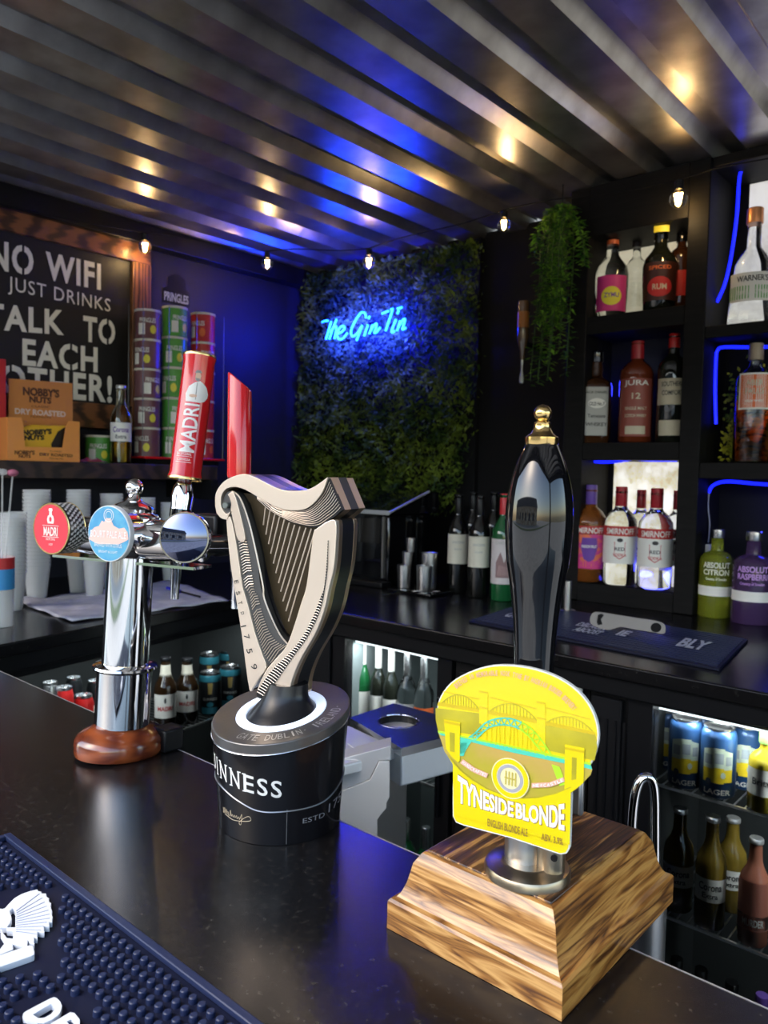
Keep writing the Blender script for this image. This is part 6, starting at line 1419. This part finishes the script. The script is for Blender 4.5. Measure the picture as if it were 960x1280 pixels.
pg = mat('tube_green', (.09, .35, .05), .35); pb = mat('tube_brown', (.17, .065, .075), .35); pr_m = mat('tube_red', (.52, .03, .03), .35)
def tube_can(y, z0, z1, bm__, lbl, grp, i, X=Xr, r=None):
    r = r or cr_r * .93; h = z1 - z0; p = V((X, y, z0))
    t = thing('snack_tube', lbl, 'snack tube', p, face_rz(p) + (i % 3 - 1) * .5, grp)
    obj('tube', MB().lathe([(r * .97, 0), (r * .97, .003), (r * .96, .005), (r * .96, h * .92)], 24), bm__, t)
    obj('lid', MB().lathe([(r, h * .91), (r * 1.01, h * .92), (r * 1.01, h * .985), (r * .95, h * .99), (0, h * .99)], 24), winelab, t)
    m3 = MB(); m3.add([V(cyl_pt(r * .96 + .0006, -math.pi / 2 + x, z * h)) for x, z in strip(-.75, -.2, .12, .5)], [list(range(14))]); wrap_text(m3, 'PRINGLES', r, h * .60, h * .16, r * 1.25, off=.0006)
    obj('print', m3, lab_w, t, smooth=False)
    m3 = cpoly(MB(), ell(.45, .30, .26, .15, 12), lambda x, z: V(cyl_pt(r * .96 + .0006, -math.pi / 2 + x, z * h))); obj('print', m3, lab_y if bm__ is not pr_m else lab_o, t, smooth=False)
    return t
ordn = ['lowest', 'second from the bottom', 'middle', 'second from the top', 'topmost']
zb0 = zs + .0325
for c, (y, tp, bm__, nm) in enumerate(((ra_y[0], 388, pb, 'brown'), (ra_y[1], 384, pg, 'green'), (ra_y[2], 392, pr_m, 'red'))):
    ztp = onx((183.5, 217, 252)[c], tp, Xr).z; hh = (ztp - zb0) / 5
    for i in range(5):
        tube_can(y, zb0 + i * hh + .0003, zb0 + (i + 1) * hh, bm__, '%s snack tube, %s of the %s column in the rack' % (nm, ordn[i], nm), nm + ' snack tubes in the rack', i + c)
# beer bottle, small green tube, pink packet, nut boxes
p = at_xz(151, -2.72, zs + .001); hh = xtop(151, 482, -2.72) - zs; D = depth(p)
bottle('beer_bottle', 'pale yellow beer bottle standing on the wall shelf beside the tube rack', p, hh, 26 / 2 * D / F, 'beer', gm('beer_clear', (.93, .90, .72)), (crown, .955, .47), (mat('lager_yellow', (.85, .60, .08), .02, 0, 1, 1.34), .74), [dict(z=(.28, .52), m=lab_w, arc=140, t=[('Corona', .43, .07, 1.5, lab_v), ('Extra', .34, .05, 1.0, lab_k)]), dict(z=(.06, .2), m=lab_k, arc=1)])
p = at_xz(123, -2.80, zs + .001); tube_can(p.y, zs + .001, xtop(123, 544, -2.80), pg, 'single small green snack tube standing alone left of the beer bottle', None, 1, X=-2.80, r=.052)
g = MB(); c0_, c1_ = at_xz(98, -2.66, zs + .001), at_xz(140, -2.66, zs + .001)
g.grid(10, 4, lambda i, j: V((-2.66 - .05 * j - .01, lerp(c0_.y, c1_.y, i), zs + .004 + .014 * math.sin(math.pi * i) * math.sin(math.pi * j) * (1 + .4 * math.sin(i * 20)))))
g.grid(10, 4, lambda i, j: V((-2.66 - .05 * j - .01, lerp(c0_.y, c1_.y, 1 - i), zs + .0015)))
tag(obj('snack_packet', g, mat('packet_pink', (.38, .03, .09), .3, noise=(60, (.6, .3, .35), .55, .6))), 'small crumpled dark pink packet lying flat beside the orange box', 'packet')
orange = mat('card_orange', (.90, .34, .07), .6); orange2 = mat('card_orange_dark', (.66, .25, .055), .6); nutk = mat('nut_print', (.10, .035, .01), .6)
Xn = -2.635
nb_ = thing('nut_box', 'orange open display box of nut packets on the wall shelf', 'display box', (Xn - .05, at_xz(55, Xn, zs).y, zs))
def Nx(x, y, X=None): return onx(x, y, Xn if X is None else X)
def N8(x, y): return (x / 4.8, 400 + y / 4.8)
fp_ = [N8(*q) for q in ((45, 582), (128, 584), (140, 625), (150, 760), (375, 765), (395, 640), (412, 605), (478, 610), (478, 856), (45, 848))]
f3p = [Nx(*q) for q in fp_]; z0m = min(q.z for q in f3p)
for q in f3p[-2:]: q.z = zs + .001
obj('front', MB().slab(f3p, V((-1, 0, 0)), 0, .003), orange, nb_, world=True, smooth=False)
ya_n, yb_n = f3p[-1].y, f3p[-2].y; zm = f3p[0].z
obj('side', MB().bb(Xn - .09, Xn - .003, ya_n, ya_n + .003, zs + .001, zm), orange2, nb_, world=True); obj('side', MB().bb(Xn - .09, Xn - .003, yb_n - .003, yb_n, zs + .001, zm - .005), orange2, nb_, world=True)
Xk = Xn - .09
bkp_ = [onx(*N8(*q), Xk) for q in ((52, 350), (435, 380), (438, 700), (52, 700))]
for q in bkp_[2:]: q.z = zs + .001
bk = obj('back_card', MB().slab(bkp_, V((-1, 0, 0)), 0, .003), orange2, nb_, world=True, smooth=False)
g = MB(); g2 = MB()
def card_text(mb, s, x, y, X, w_, h, slope=.07, weight=.03):
    c = onx(*N8(x, y), X); e = onx(*N8(x + 100, y + 100 * slope), X); k = (e.y - c.y) / 100; sl_ = (e.z - c.z) / (e.y - c.y); kz = k
    text(mb, s, lambda a, b: V((X + .0008, c.y + a, c.z + b + sl_ * a)), h * kz, w_ * k, weight=weight)
card_text(g, "NOBBY'S", 248, 434, Xk, 215, 50, .08, .05); card_text(g, 'NUTS', 242, 480, Xk, 130, 38, .08, .05); card_text(g, 'CLASSIC', 245, 520, Xk, 110, 12, .05, 0); card_text(g, 'PEANUTS', 245, 582, Xk, 120, 12, .05, 0)
card_text(g2, 'DRY ROASTED', 245, 556, Xk, 300, 34, .07, .04)
obj('lettering', g, nutk, bk, world=True, smooth=False); obj('lettering', g2, mat('print_cream', (.8, .62, .48), .6), bk, world=True, smooth=False)
g = MB(); card_text(g, "NOBBY'S", 148, 795, Xn, 118, 26, .02, .04); card_text(g, 'NUTS', 148, 818, Xn, 70, 18, .02, .04); card_text(g, 'DRY ROASTED', 338, 810, Xn, 195, 17, .05); card_text(g, 'PEANUTS', 338, 832, Xn, 80, 9, .05, 0); card_text(g, 'CLASSIC', 335, 788, Xn, 70, 8, .05, 0)
obj('lettering', g, nutk, nb_, world=True, smooth=False)
Xp = Xn - .02; pk = [onx(*N8(*q), Xp) for q in ((130, 640), (200, 628), (310, 632), (400, 632), (405, 780), (130, 780))]
pk[-1].z = pk[-2].z = zs + .004
pko = thing('nut_packet', 'yellow and black nut packet showing in the orange box window', 'packet', (Xp, sum(q.y for q in pk) / 6, zs + .004))
obj('bag', MB().slab(pk, V((-1, 0, 0)), 0, .03), mat('packet_yellow', (.85, .48, .03), .35), pko, world=True, smooth=False, bevel=.006)
g = MB(); card_text(g, "NOBBY'S", 225, 672, Xp, 170, 34, -.05, .06); card_text(g, 'NUTS', 205, 706, Xp, 120, 30, -.02, .06); g.add([onx(*N8(*q), Xp) + V((.0008, 0, 0)) for q in ((305, 745), (330, 700), (345, 670), (395, 640), (398, 765), (310, 765))], [list(range(6))]); obj('lettering', g, mat('packet_black', (.02, .015, .01), .4), pko, world=True, smooth=False)
# red box at the frame edge
ry = onx(8, 480, -2.70).y
tag(obj('red_box', MB().bb(-2.86, -2.70, ry - .22, ry, zs + .001, onx(7, 449, -2.70).z), redm, bevel=.003), 'plain red carton cut off by the left edge on the wall shelf', 'box')
# ================================================================ LEFT WORKTOP: cups, towel, straws
cupm = mat('clear_plastic', (.86, .86, .84), .22, 0, 0, 1.45, alpha=.32)
def cup_mesh(r, h):
    return MB().lathe([(0, 0), (r * .70, 0), (r * .71, .002), (r * .97, h * .94), (r * 1.02, h * .95), (r * 1.02, h), (r * .96, h), (r * .93, h * .94), (r * .67, .003), (0, .003)], 20)
CUPM = None
stacks = [(46, 752, 612, 34, 'tallest stack at far left'), (98, 742, 612, 30, 'stack behind the red round badge'), (139, 736, 617, 29, 'stack behind the blue round badge'), (180, 730, 622, 28, 'stack behind the chrome column'), (213, 727, 628, 27, 'stack beside the chrome end badge'), (16, 765, 640, 34, 'stack at the very left edge'), (118, 748, 690, 30, 'short stack behind the towel')]
for si_, (px, yb, yt, wd, nm) in enumerate(stacks):
    b = onz(px, yb, 1.101); v = V((b.x, b.y, 0)).normalized(); D = depth(b); r = wd / 2 * D / F; b = V((b.x, b.y, 1.101)) + v * r
    Ht = onp(px, yt, b, V((v.x, v.y, 0))).z - 1.101; hc_ = .118; st_ = .0115; nC_ = max(1, int((Ht - hc_) / st_) + 1)
    me = None
    for i in range(nC_):
        if me is None:
            o = obj('plastic_cup', cup_mesh(r * .98, hc_), cupm); me = o.data
        else: o = bpy.data.objects.new('plastic_cup', me); COL.objects.link(o)
        o.location = b + V((0, 0, i * st_ * (Ht - hc_) / max(.001, st_ * max(1, nC_ - 1)) if nC_ > 1 else 0))
        tag(o, 'clear plastic cup in the %s on the left worktop' % nm, 'cup', 'nested plastic cups: ' + nm)
# bar towel
tw = [onz(x, y, 1.102) for x, y in ((20, 754), (90, 778), (285, 752), (215, 727), (150, 737))]
towm = mat('towel_cloth', (.55, .54, .60), .85, noise=(22, (.42, .42, .50), .4, .6), bump=(120, .6, .001))
def tp(i, j):
    a = lerp(tw[0], tw[3], j * .0 + i); 
    p = (tw[0] * (1 - i) + V(tw[3]) * i) * j + (tw[1] * (1 - i) + V(tw[2]) * i) * (1 - j)
    p.z = 1.1045 + .0035 * math.sin(i * 23 + j * 5) * math.sin(j * 17 + i * 3) + (.012 * math.exp(-((i - .05) ** 2) * 200) if j > .8 else 0) + .006 * math.exp(-((i - .3) ** 2) * 120 - ((j - .15) ** 2) * 60)
    return p
g = MB(); g.grid(40, 16, tp); o = obj('bar_towel', g, towm); sd = o.modifiers.new('s', 'SOLIDIFY'); sd.thickness = .003; sd.offset = 1
tag(o, 'white cotton bar towel spread on the left worktop', 'towel')
pe = thing('pen', 'dark pen with blue cap lying on the white towel', 'pen', onz(222, 740, 1.118))
a_, b_ = onz(209, 735, 1.1165), onz(250, 746, 1.1165)
obj('barrel', MB().tube([a_, b_], .0035, 10), black, pe, world=True); obj('cap', MB().tube([a_, lerp(a_, b_, .42)], .0062, 12), mat('blue_cap', (.03, .03, .5), .25), pe, world=True, label='blue cap')
# straw cup at the very left edge
qs = onz(0, 782, 1.101)
sc_ = thing('straw_tumbler', 'clear tumbler with blue and red sleeve at the left edge holding stirrers', 'tumbler', qs)
obj('tumbler', MB().lathe([(.030, 0), (.034, .0), (.036, .14), (.034, .14), (.031, .004), (0, .004)], 28), cupm, sc_)
obj('blue_band', MB().lathe([(.0365, .10), (.0365, .155)], 28, cap=False), mat('band_blue', (.05, .30, .62), .4), sc_); obj('red_band', MB().lathe([(.0366, .155), (.0366, .185)], 28, cap=False), lab_r, sc_)
obj('inner_cup', MB().lathe([(.032, .03), (.036, .185), (.034, .185), (.030, .032)], 24, cap=False), cupm, sc_)
for i, (x, y, mm) in enumerate(((16, 591, 'p'), (3, 590, 'c'))):
    t_ = onp(x, y, qs, V((qs.x, qs.y, 0)).normalized()); so2 = thing('cocktail_stirrer', ('pink ended plastic stirrer leaning right', 'clear round-ended plastic stirrer at the frame edge', 'pink ended stirrer leaning furthest right')[i] + ' in the tumbler', 'stirrer', qs, 0, 'cocktail stirrers')
    obj('stick', MB().tube([qs + V((0, .004 * i, .012)), t_], .0025, 8), cupm, so2, world=True)
    obj('round_end', MB().lathe([(max(0, .015 * math.cos(a)), .010 * math.sin(a)) for a in [R(-90 + k * 20) for k in range(10)]], 16, lambda p, t_=t_: t_ + V(p)), mat('pink_plastic', (.75, .22, .35), .2, 0, .4) if mm == 'p' else cupm, so2, world=True)
# ================================================================ LIGHTS inside the shelf bays (rope lights) and the container
for x, y, z, en in ((-1.05, 2.60, 1.22, .35), (-.62, 2.60, 1.45, .5), (-.62, 2.6, 2.2, .35), (-1.2, 2.6, 1.85, .25)): light('rope_glow', 'POINT', (x, y, z), en, (.03, .04, 1), .03)
